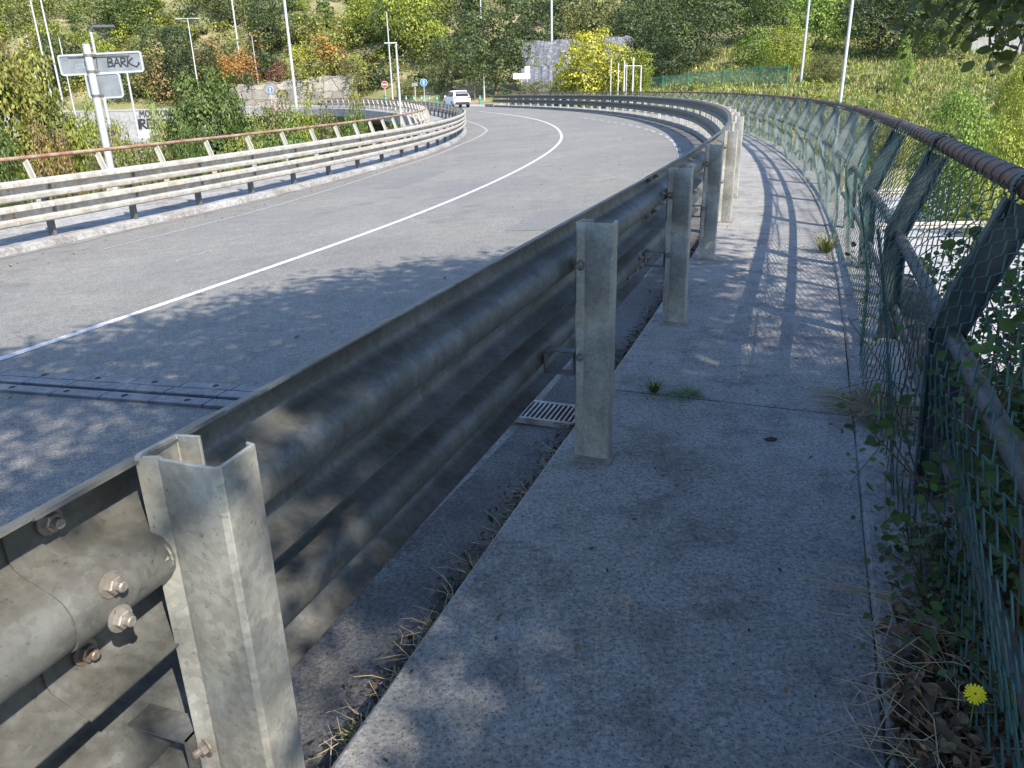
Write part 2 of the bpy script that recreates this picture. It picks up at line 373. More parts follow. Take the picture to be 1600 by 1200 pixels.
# right walkway slabs (a gap at the abutment joint), edge strip and gutter grime
def slab(s0, s1, o0, o1, top, mt, name, jit=0):
    b = MB(); b.sweep(s0, s1, [(o0, -.3), (o0, top-.012), (o0+.012, top), (o1-.004, top), (o1, top-.004), (o1, -.3)], .35, jit=jit)
    return structure(b.build(name, mt))
slab(-7, 2.775, -.14, 1.02, 0, M['walk'], 'walkway', .0015)
slab(2.787, RE+1, -.14, 1.02, 0, M['walk'], 'walkway', .0015)
slab(-7, 1.9, 1.0235, 1.37, .006, M['edge'], 'walkway_edge', .002)
slab(1.905, 2.78, 1.0235, 1.37, .003, M['edge'], 'walkway_edge', .002)
slab(2.79, RE+1, 1.0235, 1.37, .012, M['edge'], 'walkway_edge', .002)
strip('gutter', -7, RE, lambda s: -.135, lambda s: -.52-.1*math.sin(s*1.7)*.3, M['gutter'], .004, .3)
# left kerb and walkway
b = MB(); b.sweep(-7, SEND, lambda s: [(loff(s)-2.1, lz(s)-.3), (loff(s)-2.1, lz(s)), (loff(s)+.16, lz(s)+.006), (loff(s)+.24, lz(s)-.02), (loff(s)+.27, lz(s)-.14), (loff(s)+.27, lz(s)-.3)], .4, jit=.008)
structure(b.build('far_walkway', M['kerb']))
strip('road_dust', -6, 60, lambda s: loff(s)+.26, lambda s: loff(s)+.5+.07*math.sin(s*2.3)+.05*math.sin(s*5.1), M['soil'] if False else concrete('kerb_dust', .10, .20, .30, 30, .5, (.7, 1.1), (1, .88, .72)), .005, .3)

# ---------------------------------------------------------------- expansion joint and drain
ej = empty('expansion_joint', P(2.66, -4, zr(2.66, -4)), 0, 'bolted steel expansion joint crossing the shaded road by the near barrier', 'expansion joint')
O = ej.location.copy()
for a, c, h, nm in ((2.49, 2.59, .022, 'side_plate'), (2.615, 2.71, .03, 'cover_plate'), (2.735, 2.835, .022, 'side_plate')):
    b = MB()
    for k in range(22):
        o0 = -.80-k*.405; o1 = o0-.40
        vs = [P(s, o, zr(s, o)+dz)-O for dz in (-.02, h) for s, o in ((a, o0), (c, o0), (c, o1), (a, o1))]
        b.add(vs, [(0,1,2,3)[::-1], (4,5,6,7), (0,1,5,4), (1,2,6,5), (2,3,7,6), (3,0,4,7)])
    pl = b.build(nm, M['joint'], ej, bevel=.004)
    if nm == 'side_plate':
        for k in range(18):
            o0 = -1.1-k*.49; p = P((a+c)/2, o0, zr(a, o0)+h)-O
            MB().tube([p-Vector((0, 0, .01)), p+Vector((0, 0, .002))], .020, 12).build('bolt_hole', M['black'], pl)
gr = empty('drain_grate', P(2.70, -.38, -.145), azim(2.7), 'slotted metal drain grate in the gutter under the barrier', 'drain')
b = MB(); b.box((0, .11, .008), (.34, .02, .03)); b.box((0, -.11, .008), (.34, .02, .03)); b.box((-.17, 0, .008), (.02, .24, .03)); b.box((.17, 0, .008), (.02, .24, .03)); b.build('frame', M['bolt'], gr)
b = MB()
for k in range(13): b.box((-.15+k*.025, 0, .012), (.011, .2, .02))
b.build('grille', M['bolt'], gr)
MB().box((0, 0, -.004), (.33, .21, .01)).build('sump', M['black'], gr)

# ---------------------------------------------------------------- crash barriers
half = [(.012, 0), (.022, -.003), (.060, -.018), (.077, -.028), (.083, -.042), (.083, -.076), (.077, -.088), (.062, -.098), (.018, -.114), (.004, -.124), (-.004, -.138), (-.006, -.155)]
WP = half+[(d, -.31-z) for d, z in half[-2::-1]]
def thick(pl, t):
    out = []
    for i, (a, b_) in enumerate(pl):
        p0 = pl[max(i-1, 0)]; p1 = pl[min(i+1, len(pl)-1)]; dx, dz = p1[0]-p0[0], p1[1]-p0[1]; L = math.hypot(dx, dz) or 1
        out.append((a-dz/L*t, b_+dx/L*t))
    return out
WPC = WP+thick(WP, -.0035)[::-1]
halfd = [(.012, 0), (.045, -.010), (.080, -.026), (.085, -.045), (.085, -.088), (.074, -.098), (-.012, -.114), (-.024, -.128), (-.026, -.155)]; WD = halfd+[(d, -.31-z) for d, z in halfd[-2::-1]]; WPD = WD+thick(WD, -.0035)[::-1]
def hexbolt(b, p, ax, r=.014, h=.012, stud=.0, washer=True):
    ax = Vector(ax).normalized(); p = Vector(p)
    if washer: b.tube([p, p+ax*.003], r*1.45, 14)
    b.tube([p+ax*.003, p+ax*(h*.85), p+ax*h], [r, r, r*.86], 6)
    if stud: b.tube([p+ax*h*.9, p+ax*(h+stud*.85), p+ax*(h+stud)], [r*.58, r*.58, r*.45], 10)
BOLT = {}
def beam_run(root, side, offf, zf, tiers, s0, s1, mt, bolts_to=12):
    O = root.location; k = 0; s = s0
    while s < s1:
        e = min(s+4, s1)
        for tp, dv in tiers:
            pr = lambda q, tp=tp, k=k, dv=dv: [(offf(q)+dv+side*(d+(.005 if k % 2 else 0)), zf(q)+tp+z) for d, z in (WPD if side > 0 else WPC[::-1])]
            bm = MB().sweep(s-.17, e+.17, pr, .5 if s < 40 else 1.0, origin=O).build('beam', mt, root, smooth=True)
            if e < bolts_to:
                if 'm' not in BOLT:
                    q = MB(); hexbolt(q, (0, 0, 0), (1, 0, 0), .013, .013, .010); BOLT['m'] = q.mesh('bolt'); BOLT['m'].materials.append(M['bolt'])
                for ds in (-.11, .11):
                    for dz, dd in ((-.050, .080), (-.128, -.004), (-.182, -.004), (-.260, .080)):
                        o = link('bolt', BOLT['m'], None, bm); o.location = P(e+ds, offf(e)+dv+side*dd-side*.004, zf(e)+tp+dz)-O
                        d = P(e, 1, 0)-P(e, 0, 0); o.rotation_euler = (0, 0, math.atan2(d.y, d.x)+(0 if side < 0 else math.pi))
        s = e; k += 1
# right (outer) barrier
rb = empty('crash_barrier', P(0, 0, 0), 0, 'double beam steel crash barrier along the near walkway, shaded at the front', 'crash barrier')
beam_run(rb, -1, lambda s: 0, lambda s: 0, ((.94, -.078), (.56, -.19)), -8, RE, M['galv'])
MB().sweep(11.5, 36, [(-.087, .9395), (-.087, .944), (-.108, .942), (-.108, .936)], .5, origin=rb.location).build('rusty_edge', M['rustbright'], rb)
def c_post(h, mt, parent, crease=True):
    """open C post: web across the rail, flanges pointing away along it"""
    t = .005
    outer = [(-.026, .088), (-.066, .082), (-.072, .014), (-.066, .002), (-.036, .012), (-.026, .006), (.062, .004), (.070, .010), (.068, .086), (.052, .090)]
    inner = [(.052, .085), (.062, .081), (.064, .015), (.059, .010), (-.024, .012), (-.036, .018), (-.061, .009), (-.066, .018), (-.060, .077), (-.026, .083)]
    b = MB(); b.prism(outer+inner, h+.02, Matrix.Translation((0, 0, -.02))); return b.build('post', mt, parent, smooth=True, bevel=.0012)
def spacer(parent, side, zc, w_=.09):
    b = MB(); x0, x1 = (side*.070, side*.192) if side < 0 else (side*.062, side*.152); th = .005
    for z0 in (zc-.045, zc+.045):
        b.box(((x0+x1)/2, .012, z0), (abs(x1-x0), .05, th))
    b.box((x0+side*.003, .012, zc), (th, .05, .095)); b.box((x1-side*.003, .012, zc), (th, .05, .095))
    return b.build('spacer', M['galv'], parent)
proto = None
for k in range(-3, int(RE/2)+1):
    s = 2.0*k; loc = P(s, {0: -.035, 1: .022, 2: .02}.get(k, 0), 0)-rb.location
    if k == 0: loc = loc-Vector((0, .012, 0))
    if proto is None:
        proto = c_post(.945, M['galvpost'], rb); proto.location = loc; proto.rotation_euler = (0, 0, azim(s))
        spacer(proto, -1, .405)
        b = MB(); hexbolt(b, (-.052, .006, .79), (-.3, -1, 0), .015, .014, .018); b.build('bolt', M['bolt'], proto); b = MB(); hexbolt(b, (-.052, .006, .43), (-.3, -1, 0), .012, .012, .012); b.build('bolt', M['bolt'], proto)
        b = MB(); b.box((0, .035, .004), (.17, .14, .012)); b.build('base_plate', M['bolt'], proto)
        first = proto
    else:
        c = copy_part(first, rb, loc, azim(s)); c.rotation_euler = (R(random.uniform(-.7, .7)), R(random.uniform(-.8, .8)), azim(s)+R(random.uniform(-2, 2)))
# left (inner) barrier
lb = empty('crash_barrier', P(10, loff(10), lz(10)), 0, 'sunlit pale double beam crash barrier along the far left kerb', 'crash barrier')
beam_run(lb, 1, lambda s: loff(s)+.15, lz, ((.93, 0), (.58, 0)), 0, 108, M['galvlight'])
first = None
for k in range(0, 54):
    s = 2.0*k+.95; loc = P(s, loff(s), lz(s))-lb.location
    if first is None:
        b = MB(); b.box((0, 0, .45), (.12, .055, .95)); first = b.build('post', M['galv'], lb, bevel=.004); first.location = loc; first.rotation_euler = (0, 0, azim(s))
        for zc in (.775, .415): spacer(first, 1, zc)
    else: copy_part(first, lb, loc, azim(s))

# ---------------------------------------------------------------- pedestrian railings
def rail_post(hook, mt, parent, side=1):
    """bent tapered plate post leaning outwards; local x = outwards"""
    b = MB()
    prof_in = [(0, -.03), (-.05, .62), (.095, 1.045)]; prof_out = [(.095, -.03), (.055, .60), (.19, 1.01)]
    def seg(y0, y1):
        poly = prof_in+prof_out[::-1]
        Mx = Matrix(((side, 0, 0, 0), (0, 0, 1, y0), (0, 1, 0, 0), (0, 0, 0, 1)))
        b.prism(poly, y1-y0, Mx)
    seg(-.005, .005); fw = .06 if side > 0 else .042
    for pr, th in ((prof_in, .008), (prof_out, .008)):
        for (a, za), (c, zc) in zip(pr[:-1], pr[1:]):
            L = math.hypot(c-a, zc-za); ang = math.atan2(c-a, zc-za)*side
            b.box((side*(a+c)/2, 0, (za+zc)/2), (th, fw, L+.01), 0, Matrix.Rotation(ang, 3, 'Y'))
    p = b.build('post', mt, parent)
    if hook:
        h = MB(); pts = []
        for k in range(15):
            t = R(205-k*17.5); pts.append((.16*side+.052*math.cos(t)*side, 1.08+.052*math.sin(t)))
        pts = [(.105*side, .98)]+pts
        for (x0, z0), (x1, z1) in zip(pts[:-1], pts[1:]):
            L = math.hypot(x1-x0, z1-z0); h.box(((x0+x1)/2, 0, (z0+z1)/2), (.007, .05, L+.004), 0, Matrix.Rotation(math.atan2(x1-x0, z1-z0), 3, 'Y'))
        h.build('hook', mt, p)
    return p
def railing(root, base, zf, side, s0, s1, step, mt, railmt, midmt, hook, ph=0):
    O = root.location
    first = None; s = s0+ph
    while s <= s1:
        loc = P(s, base(s), zf(s))-O
        if first is None:
            first = rail_post(hook, mt, root, side); first.location = loc; first.rotation_euler = (0, 0, azim(s))
        else:
            c = copy_part(first, root, loc, azim(s)+R(random.uniform(-2, 2)))
            if hook and s > 7.5: c.material_slots[0].link = 'OBJECT'; c.material_slots[0].material = M['tealsun']  # posts beyond the tree shade take the sun-lightened copy
            if s > 45:
                for ch in list(c.children): bpy.data.objects.remove(ch)
        s += step
    def run(o, z, r, mm, name, sa=s0, sb=s1, n=10, wob=0):
        pts = [P(q, base(q)+side*o, zf(q)+z+wob*math.sin(q*3.1))-O for q in np.linspace(sa, sb, int((sb-sa)/.5)+2)]
        return MB().tube(pts, r, n).build(name, mm, root, smooth='all')
    run(.16, 1.08, .037, railmt, 'top_rail'); run(.02, .60, .028, midmt, 'middle_rail', n=8); run(.05, .20, .022, midmt, 'lower_rail', n=8)
rbase = lambda s: float(np.interp(s, [0, 12, 30, 60], [1.21, 1.19, 1.30, 1.35]))
rf = empty('pedestrian_fence', P(2, 1.21, 0), 0, 'leaning walkway fence with brown top rail and green chain link on the right', 'fence')
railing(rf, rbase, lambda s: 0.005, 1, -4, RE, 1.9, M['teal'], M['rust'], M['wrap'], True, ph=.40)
# wire loops tying the mesh to the top rail
b = MB(); pts = []; q = -1.0
while q < 16:
    c = P(q, rbase(q)+.16, 1.085)-rf.location; _, _, tx, ty = frame(q); t = (q+1)/.15*2*math.pi
    pts.append(c+Vector((ty*math.cos(t), -tx*math.cos(t), math.sin(t)))*(.0395)); q += .15/14
b.tube(pts, .0022, 4).build('lacing_wire', M['wire'], rf)
# chain link: zigzag wires hung from the top rail down to the slab, sagging between posts
M['wiresun'] = plain('sunlit_wire', (.20, .27, .25), .5, 0, .3, 3)  # far run of the same wire, its colour lightened to look sunlit
def chain_link(root, s0, s1, cell, sides, r, mt='wire'):
    O = root.location; hgt = 1.16; nz = int(hgt/(cell*.5)); V = []; F = []
    prof = np.array([(.125, 1.07), (.05, .90), (-.075, .62), (-.07, .3), (-.085, .01)])
    pl = np.r_[0, np.cumsum(np.hypot(*np.diff(prof, axis=0).T))]
    svals = np.arange(s0, s1, cell*1.5)
    for i, sc in enumerate(svals):
        pts = []
        par = i % 2
        for j in range(nz+1):
            u = j/nz*pl[-1]; o = np.interp(u, pl, prof[:, 0]); z = np.interp(u, pl, prof[:, 1])
            ds = (cell*.80)*(1 if (j+par) % 2 else -1)
            wob = .012*math.sin(sc*3.3+j*.35)+.02*math.sin(sc*.83+j*.12)*(j/nz); sg = .02*math.sin(sc*1.9+j*.5)
            q = sc+ds+sg*.6+random.uniform(-.004, .004)
            depth = .004*(1 if (j+par) % 2 else -1)
            fl = -.05*max(0, (j/nz-.75)*4)*(.5+.5*math.sin(sc*2.2))
            fl = fl*min(1, max(0, (sc-1.6)/.5))+.11*min(1, max(0, (2.0-sc)/.6))*max(0, (j/nz-.25)/.75)
            p = P(q, rbase(q)+o-.012+wob+depth+fl, z+.008*math.sin(sc*1.3+j)+.012)
            pts.append(p-O)
        n = len(V)
        for k, p in enumerate(pts):
            d = (pts[min(k+1, nz)]-pts[max(k-1, 0)]).normalized(); a = d.cross(Vector((0, 1, 0))).normalized(); bb = d.cross(a)
            for q in range(sides):
                t = 2*math.pi*q/sides; V.append(p+(a*math.cos(t)+bb*math.sin(t))*r)
        for k in range(nz):
            for q in range(sides):
                F.append((n+k*sides+q, n+k*sides+(q+1) % sides, n+(k+1)*sides+(q+1) % sides, n+(k+1)*sides+q))
    me = npmesh('chain_link', np.array(V), np.array(F)); o = link('chain_link', me, M[mt], root)
    for p in me.polygons: p.use_smooth = True
    return o
chain_link(rf, -.6, 7.5, .058, 4, .0030)
chain_link(rf, 7.5, 34, .050, 3, .0035, 'wiresun')
chain_link(rf, 34, RE-1, .08, 3, .005, 'wiresun')
lf = empty('railing', P(10, loff(10)-1.85, lz(10)), 0, 'rusty pedestrian railing behind the far left crash barrier, no mesh', 'railing')
railing(lf, lambda s: loff(s)-1.85, lz, -1, 1, 128, 1.95, M['white_post'], M['rustbright'], M['rustbright'], False)

# ---------------------------------------------------------------- foliage helpers
def leaf_quads(C, Nn, size, aspect=.6, jitter=.6, rng=RNG, droop=.15):
    """one folded diamond leaf per centre"""
    n = len(C); size = np.broadcast_to(np.asarray(size, float), (n,))
    nn = Nn+rng.normal(0, jitter, (n, 3)); nn /= np.linalg.norm(nn, axis=1)[:, None]+1e-9
    t = rng.normal(0, 1, (n, 3)); t -= (t*nn).sum(1)[:, None]*nn; t /= np.linalg.norm(t, axis=1)[:, None]+1e-9
    b = np.cross(nn, t); L = size*rng.uniform(.7, 1.3, n); Wd = L*aspect*rng.uniform(.75, 1.2, n)
    v0 = C-t*(L/2)[:, None]; v2 = C+t*(L/2)[:, None]-nn*(L*droop)[:, None]
    v1 = C+b*(Wd/2)[:, None]+nn*(Wd*.12)[:, None]; v3 = C-b*(Wd/2)[:, None]+nn*(Wd*.12)[:, None]
    V = np.stack([v0, v1, v2, v3], 1).reshape(-1, 3); F = np.arange(4*n).reshape(n, 4)
    return V, F
def oval_leaves(C, Nn, size, aspect=.6, jitter=.6, rng=RNG):
    """one pointed oval leaf with a fold and a little curl per centre (eight-sided)"""
    n = len(C); size = np.broadcast_to(np.asarray(size, float), (n,)); nn = Nn+rng.normal(0, jitter, (n, 3)); nn /= np.linalg.norm(nn, axis=1)[:, None]+1e-9
    t = rng.normal(0, 1, (n, 3)); t -= (t*nn).sum(1)[:, None]*nn; t /= np.linalg.norm(t, axis=1)[:, None]+1e-9; b = np.cross(nn, t); L = (size*rng.uniform(.6, 1.3, n))[:, None]; W = L*aspect*rng.uniform(.8, 1.2, (n, 1)); vs = []
    for u, v, w_ in ((-.5, 0, 0), (-.34, .30, .06), (-.05, .5, .10), (.25, .34, .05), (.5, 0, -.12), (.25, -.34, .05), (-.05, -.5, .10), (-.34, -.30, .06)): vs.append(C+t*(L*u)+b*(W*v)+nn*(L*w_*.8))
    V = np.stack(vs, 1); V = np.concatenate([V, (C-nn*L*.03)[:, None]], 1).reshape(-1, 3)
    base = np.arange(n)[:, None, None]*9; F = (base+np.array([[8, 0, 1, 2], [8, 2, 3, 4], [8, 4, 5, 6], [8, 6, 7, 0]])[None]).reshape(-1, 4); return V, F
def unit(n, rng): d = rng.normal(0, 1, (n, 3)); return d/np.linalg.norm(d, axis=1)[:, None]
def lobed_points(nlobes, n, dims, rng, lobe=(.28, .46), shape='round', low=-.25):
    """points and outward normals on the surface of many overlapping uneven lobes; crown spans dims, base at z = 0"""
    cs = []; rs = []
    for k in range(nlobes):
        while True:
            p = rng.uniform(-1, 1, 3)
            if np.linalg.norm(p) < 1 and np.linalg.norm(p) > .25: break
        if shape == 'cone': p[:2] *= (1-(p[2]+1)/2*.75)
        if shape == 'flat': p[2] = abs(p[2])*1.2-.4
        cs.append(p*.72); rs.append(rng.uniform(*lobe)*(1-.35*max(0, p[2])))
    cs = np.array(cs); rs = np.array(rs); w_ = rs**2/np.sum(rs**2); idx = rng.choice(nlobes, n*2, p=w_)
    d = unit(n*2, rng); d[:, 2] += .15; d /= np.linalg.norm(d, axis=1)[:, None]
    rr = rs[idx]*(1-np.abs(rng.normal(0, .16, n*2)))*(1+.22*np.sin(d[:, 0]*7+idx)*np.sin(d[:, 1]*6+idx*2.1)+.15*np.sin(d[:, 2]*9+idx))
    pts = cs[idx]+d*rr[:, None]
    keep = np.ones(n*2, bool)
    for k in range(nlobes):
        q = np.linalg.norm(pts-cs[k], axis=1) < rs[k]*.72; keep &= ~(q & (idx != k))
    pts = pts[keep][:n]; d = d[keep][:n]
    pts = pts*np.array(dims)/2; pts[:, 2] += dims[2]/2
    return pts, d
PROTO = {}
def crown_mesh(key, seed, nl, n, size, shape='round', lobe=(.28, .46), aspect=.65):
    rng = np.random.default_rng(seed); p, d = lobed_points(nl, n, (1, 1, 1), rng, lobe, shape)
    for ax_ in (0, 1): lo, hi = np.percentile(p[:, ax_], (1, 99)); p[:, ax_] = (p[:, ax_]-(lo+hi)/2)/(hi-lo)
    lo, hi = np.percentile(p[:, 2], (1, 99.3)); p[:, 2] = (p[:, 2]-lo)/(hi-lo)
    V, F = leaf_quads(p, d, size, aspect, .40, rng); PROTO[key] = npmesh('crown_'+key, V, F)
crown_mesh('oak', 1, 15, 6500, .034, lobe=(.30, .50)); crown_mesh('oak_b', 2, 19, 6500, .034, lobe=(.24, .46)); crown_mesh('loose', 3, 34, 3600, .042, lobe=(.16, .34))
crown_mesh('bush', 4, 22, 3400, .045, 'flat'); crown_mesh('bush_b', 5, 26, 3400, .045, 'flat', (.2, .4)); crown_mesh('cone', 6, 24, 3400, .040, 'cone', (.2, .4)); crown_mesh('fine', 7, 26, 19000, .028, lobe=(.24, .42)); crown_mesh('finebush', 8, 40, 13000, .028, 'flat', (.18, .36)); crown_mesh('bright', 9, 40, 9000, .034, lobe=(.2, .38))
def trunk_mesh(h, r, spread, seed, nb=6):
    rn = random.Random(seed); b = MB(); top = Vector((rn.uniform(-.1, .1)*h, rn.uniform(-.1, .1)*h, h))
    mid = Vector((rn.uniform(-.05, .05)*h, rn.uniform(-.05, .05)*h, h*.5)); b.tube([(0, 0, -.4), (0, 0, .1), mid, top], [r*1.35, r, r*.8, r*.45], 8)
    for k in range(nb):
        a = 2*math.pi*k/nb+rn.uniform(-.4, .4); z0 = h*rn.uniform(.45, .9); q = Vector((mid.x, mid.y, z0))
        e = q+Vector((math.cos(a)*spread*rn.uniform(.5, 1), math.sin(a)*spread*rn.uniform(.5, 1), h*rn.uniform(.25, .6)))
        b.tube([q, (q+e)/2+Vector((0, 0, h*.08)), e], [r*.5, r*.33, r*.12], 6)
    return b
GREEN = dict(dark=(.055, .085, .040), mid=(.10, .155, .045), oak=(.085, .12, .052), lime=(.23, .28, .05), yellow=(.43, .43, .06), ylgreen=(.24, .26, .065), olive=(.17, .19, .078), orange=(.40, .21, .07), purple=(.17, .09, .075), bright=(.18, .28, .06), pale=(.24, .31, .12), brown=(.25, .19, .095))
nveg = 0
def plant(name, px, ytop, ybase, wpx, depth, crown, colour, label, cat, lift=.0, depthw=.9, group=None, trunk=True, zbase=None):
    """a tree or shrub surveyed from the photo; stands on the terrain at that distance"""
    global nveg; nveg += 1
    p = at(px, ybase, depth); zt = at(px, ytop, depth).z; g = gz(p.x, p.y) if zbase is None else zbase
    wd = wpx*depth/1300; root = empty(name, (p.x, p.y, g), random.uniform(0, 6.28), label, cat, group)
    zb = g+(zt-g)*lift; hc = zt-zb
    c = link('crown', PROTO[crown], M['leaf'], root); c.location = (0, 0, zb-g-.02*hc); c.scale = (wd, wd*depthw, hc*1.04)
    v = random.uniform(.88, 1.12); k = GREEN[colour]; c.color = (k[0]*v, k[1]*v, k[2]*v, 1)
    if trunk: trunk_mesh(max(.4, (zb-g)+hc*.45), max(.04, wd*.022), wd*.28, nveg).build('trunk', M['bark'], root, smooth='all')
    return root
T = lambda *a, **k: plant('broadleaf_tree', *a, cat='tree', **k)
B = lambda *a, **k: plant('bush', *a, cat='bush', **k)
# left valley, near to far
T(45, 78, 330, 190, 31, 'fine', 'ylgreen', 'big yellow-green tree filling the left edge behind the rusty railing', lift=.08)
B(5, 190, 330, 120, 27, 'finebush', 'mid', 'dark green bush low at the left edge under the big tree')
B(150, 178, 330, 110, 33, 'finebush', 'lime', 'light green bush just left of the graffitied sign pole')
B(100, 205, 330, 90, 30, 'finebush', 'brown', 'brownish bush behind the railing, left of the sign pole')
B(200, 190, 330, 70, 36, 'finebush', 'ylgreen', 'yellow-green bush between the sign pole and the graffiti wall')
T(264, 160, 330, 40, 42, 'cone', 'pale', 'slender pale green sapling in front of the graffiti wall', lift=.05)
B(245, 222, 330, 110, 30, 'finebush', 'olive', 'low olive bush below the graffiti wall behind the railing')
T(358, 118, 330, 150, 40, 'fine', 'mid', 'round dense green tree right of the graffiti wall', lift=.06)
B(318, 200, 330, 70, 36, 'finebush', 'mid', 'green bush at the foot of the round dense tree')
B(445, 165, 330, 100, 44, 'finebush', 'olive', 'olive bush behind the railing below the tall leaning lamp')
B(485, 172, 330, 70, 40, 'finebush', 'lime', 'light green bush left of the pointed railing bush')
T(568, 142, 330, 52, 46, 'cone', 'ylgreen', 'pointed yellow-green bush rising above the left railing', lift=.02)
B(560, 185, 330, 85, 43, 'finebush', 'mid', 'dark green bush spreading under the pointed bush')
B(400, 215, 330, 110, 36, 'finebush', 'ylgreen', 'low yellow-green bush right of the round dense tree')
B(395, 178, 330, 90, 46, 'finebush', 'lime', 'light green bush between the round dense tree and the tall leaning lamp')
B(520, 176, 330, 80, 48, 'finebush', 'olive', 'olive bush hiding the far deck left of the pointed bush')
B(625, 196, 330, 60, 44, 'finebush', 'mid', 'dark green bush in the angle of the left railing')
B(288, 192, 330, 80, 44, 'finebush', 'lime', 'light green bush at the right end of the graffiti wall')
B(455, 205, 330, 110, 34, 'finebush', 'mid', 'green bush low behind the middle of the left railing')
B(175, 215, 330, 90, 28, 'finebush', 'olive', 'grey-green bush directly behind the sign pole')
# above the far retaining walls
T(292, 36, 160, 92, 122, 'oak', 'dark', 'dark evergreen tree above the graffiti wall', lift=.03)
T(228, 60, 165, 60, 124, 'oak_b', 'olive', 'olive tree left of the dark evergreen on the far bank', lift=.03)
T(165, 50, 165, 60, 126, 'loose', 'lime', 'yellowish tree behind the back of the wide sign', lift=.03)
T(100, 55, 170, 60, 124, 'oak_b', 'dark', 'dark tree behind the left end of the wide sign', lift=.03)
T(205, -30, 80, 110, 140, 'oak', 'mid', 'large green tree high on the bank above the sign', lift=.1)
T(430, -10, 110, 80, 132, 'oak', 'dark', 'dark green tree high behind the tall leaning lamp', lift=.05)
B(508, 55, 105, 62, 126, 'bush', 'orange', 'orange autumn bush on the bank above the stone wall')
B(475, 66, 110, 55, 125, 'bush_b', 'yellow', 'yellow bush left of the orange bush above the stone wall')
B(436, 96, 130, 42, 123, 'bush', 'purple', 'purple-leaved bush at the left end of the stone wall')
B(375, 80, 128, 70, 124, 'bush_b', 'orange', 'reddish brown bush above the railing beside the round tree')
B(534, 78, 112, 32, 122, 'bush', 'purple', 'small dark reddish bush right of the orange bush')
B(7, 55, 90, 40, 110, 'bush', 'purple', 'dark red bush at the left edge of the hill')
T(575, -25, 130, 70, 130, 'loose', 'lime', 'tall yellow-green tree left of the bare pale pole', lift=.05)
T(655, -30, 140, 90, 124, 'loose', 'lime', 'tall lime green tree behind the blue arrow sign', lift=.06)
T(618, -20, 150, 60, 126, 'oak_b', 'mid', 'green tree directly behind the bare pale pole', lift=.05)
B(560, 95, 150, 60, 119, 'bush', 'olive', 'grey-green bush hanging over the right end of the stone wall')
B(640, 118, 158, 50, 112, 'bush_b', 'olive', 'low roadside bush behind the small sign at the junction')
T(690, 60, 160, 62, 112, 'oak_b', 'oak', 'evergreen oak left of the white car', lift=.03)
T(775, 12, 156, 125, 106, 'oak', 'oak', 'huge evergreen oak with a bare trunk behind the white car', lift=.16)
T(742, 62, 156, 66, 104, 'oak_b', 'oak', 'smaller oak crown directly above the white car', lift=.26)
T(925, 52, 160, 128, 82, 'bright', 'yellow', 'bright yellow autumn tree at the end of the barrier', lift=.02)
T(985, 80, 160, 70, 80, 'bright', 'lime', 'yellow-green autumn tree behind the white sign frame', lift=.02)
B(890, 112, 158, 60, 84, 'finebush', 'mid', 'shaded green bush at the left foot of the yellow tree')
B(835, 128, 158, 70, 92, 'finebush', 'olive', 'low weeds and scrub below the white roadside sign')
# right bank
B(960, 40, 70, 90, 108, 'bush', 'olive', 'olive scrub hanging over the top of the high masonry wall')
T(1010, 30, 125, 60, 98, 'oak_b', 'oak', 'evergreen tree at the right end of the high masonry wall', lift=.03)
B(842, 92, 112, 40, 101, 'bush_b', 'olive', 'dry scrub on the ledge between the two masonry walls')
T(1085, -15, 125, 130, 96, 'oak', 'oak', 'large evergreen oak above the green net fence', lift=.03)
T(1005, -20, 110, 90, 104, 'oak_b', 'oak', 'evergreen oak behind the stone wall right of the yellow tree', lift=.05)
T(920, -20, 70, 90, 118, 'loose', 'olive', 'olive tree on the bank above the stone wall', lift=.05)
T(1040, 60, 140, 90, 92, 'oak_b', 'dark', 'dark shaded tree at the left end of the green net fence', lift=.03)
T(1180, -30, 110, 100, 98, 'oak', 'mid', 'green tree above the green net fence near the pale lamp', lift=.04)
B(1175, 45, 112, 70, 90, 'bush', 'bright', 'bright green bush above the right end of the green net fence')
B(1225, 40, 105, 70, 84, 'finebush', 'lime', 'light green bush left of the two tall right lamps')
T(1270, -30, 95, 90, 92, 'loose', 'bright', 'bright leafy tree behind the two tall right lamps', lift=.05)
T(1370, -30, 85, 120, 86, 'oak', 'dark', 'dark dense tree right of the tallest right lamp', lift=.03)
T(1460, -35, 85, 110, 84, 'oak_b', 'mid', 'green tree left of the pale house', lift=.05)
T(1570, -50, 60, 110, 92, 'oak', 'mid', 'green tree behind the pale house', lift=.05)
B(1290, 85, 118, 60, 78, 'finebush', 'olive', 'scrubby bush on the slope between the two right lamps')
B(1408, 62, 118, 34, 70, 'cone', 'bright', 'vine-covered stump standing on the grassy slope')
B(1490, 145, 262, 130, 38, 'finebush', 'bright', 'green vine heap on the slope behind the fence')
B(1585, 105, 175, 70, 52, 'finebush', 'lime', 'yellow-green bush at the right edge of the slope')
B(1575, 190, 285, 120, 34, 'finebush', 'lime', 'yellowish creeper mound beyond the fence at the right edge')
B(1395, 165, 205, 70, 52, 'finebush', 'ylgreen', 'yellowish weeds on the slope above the fence rail')

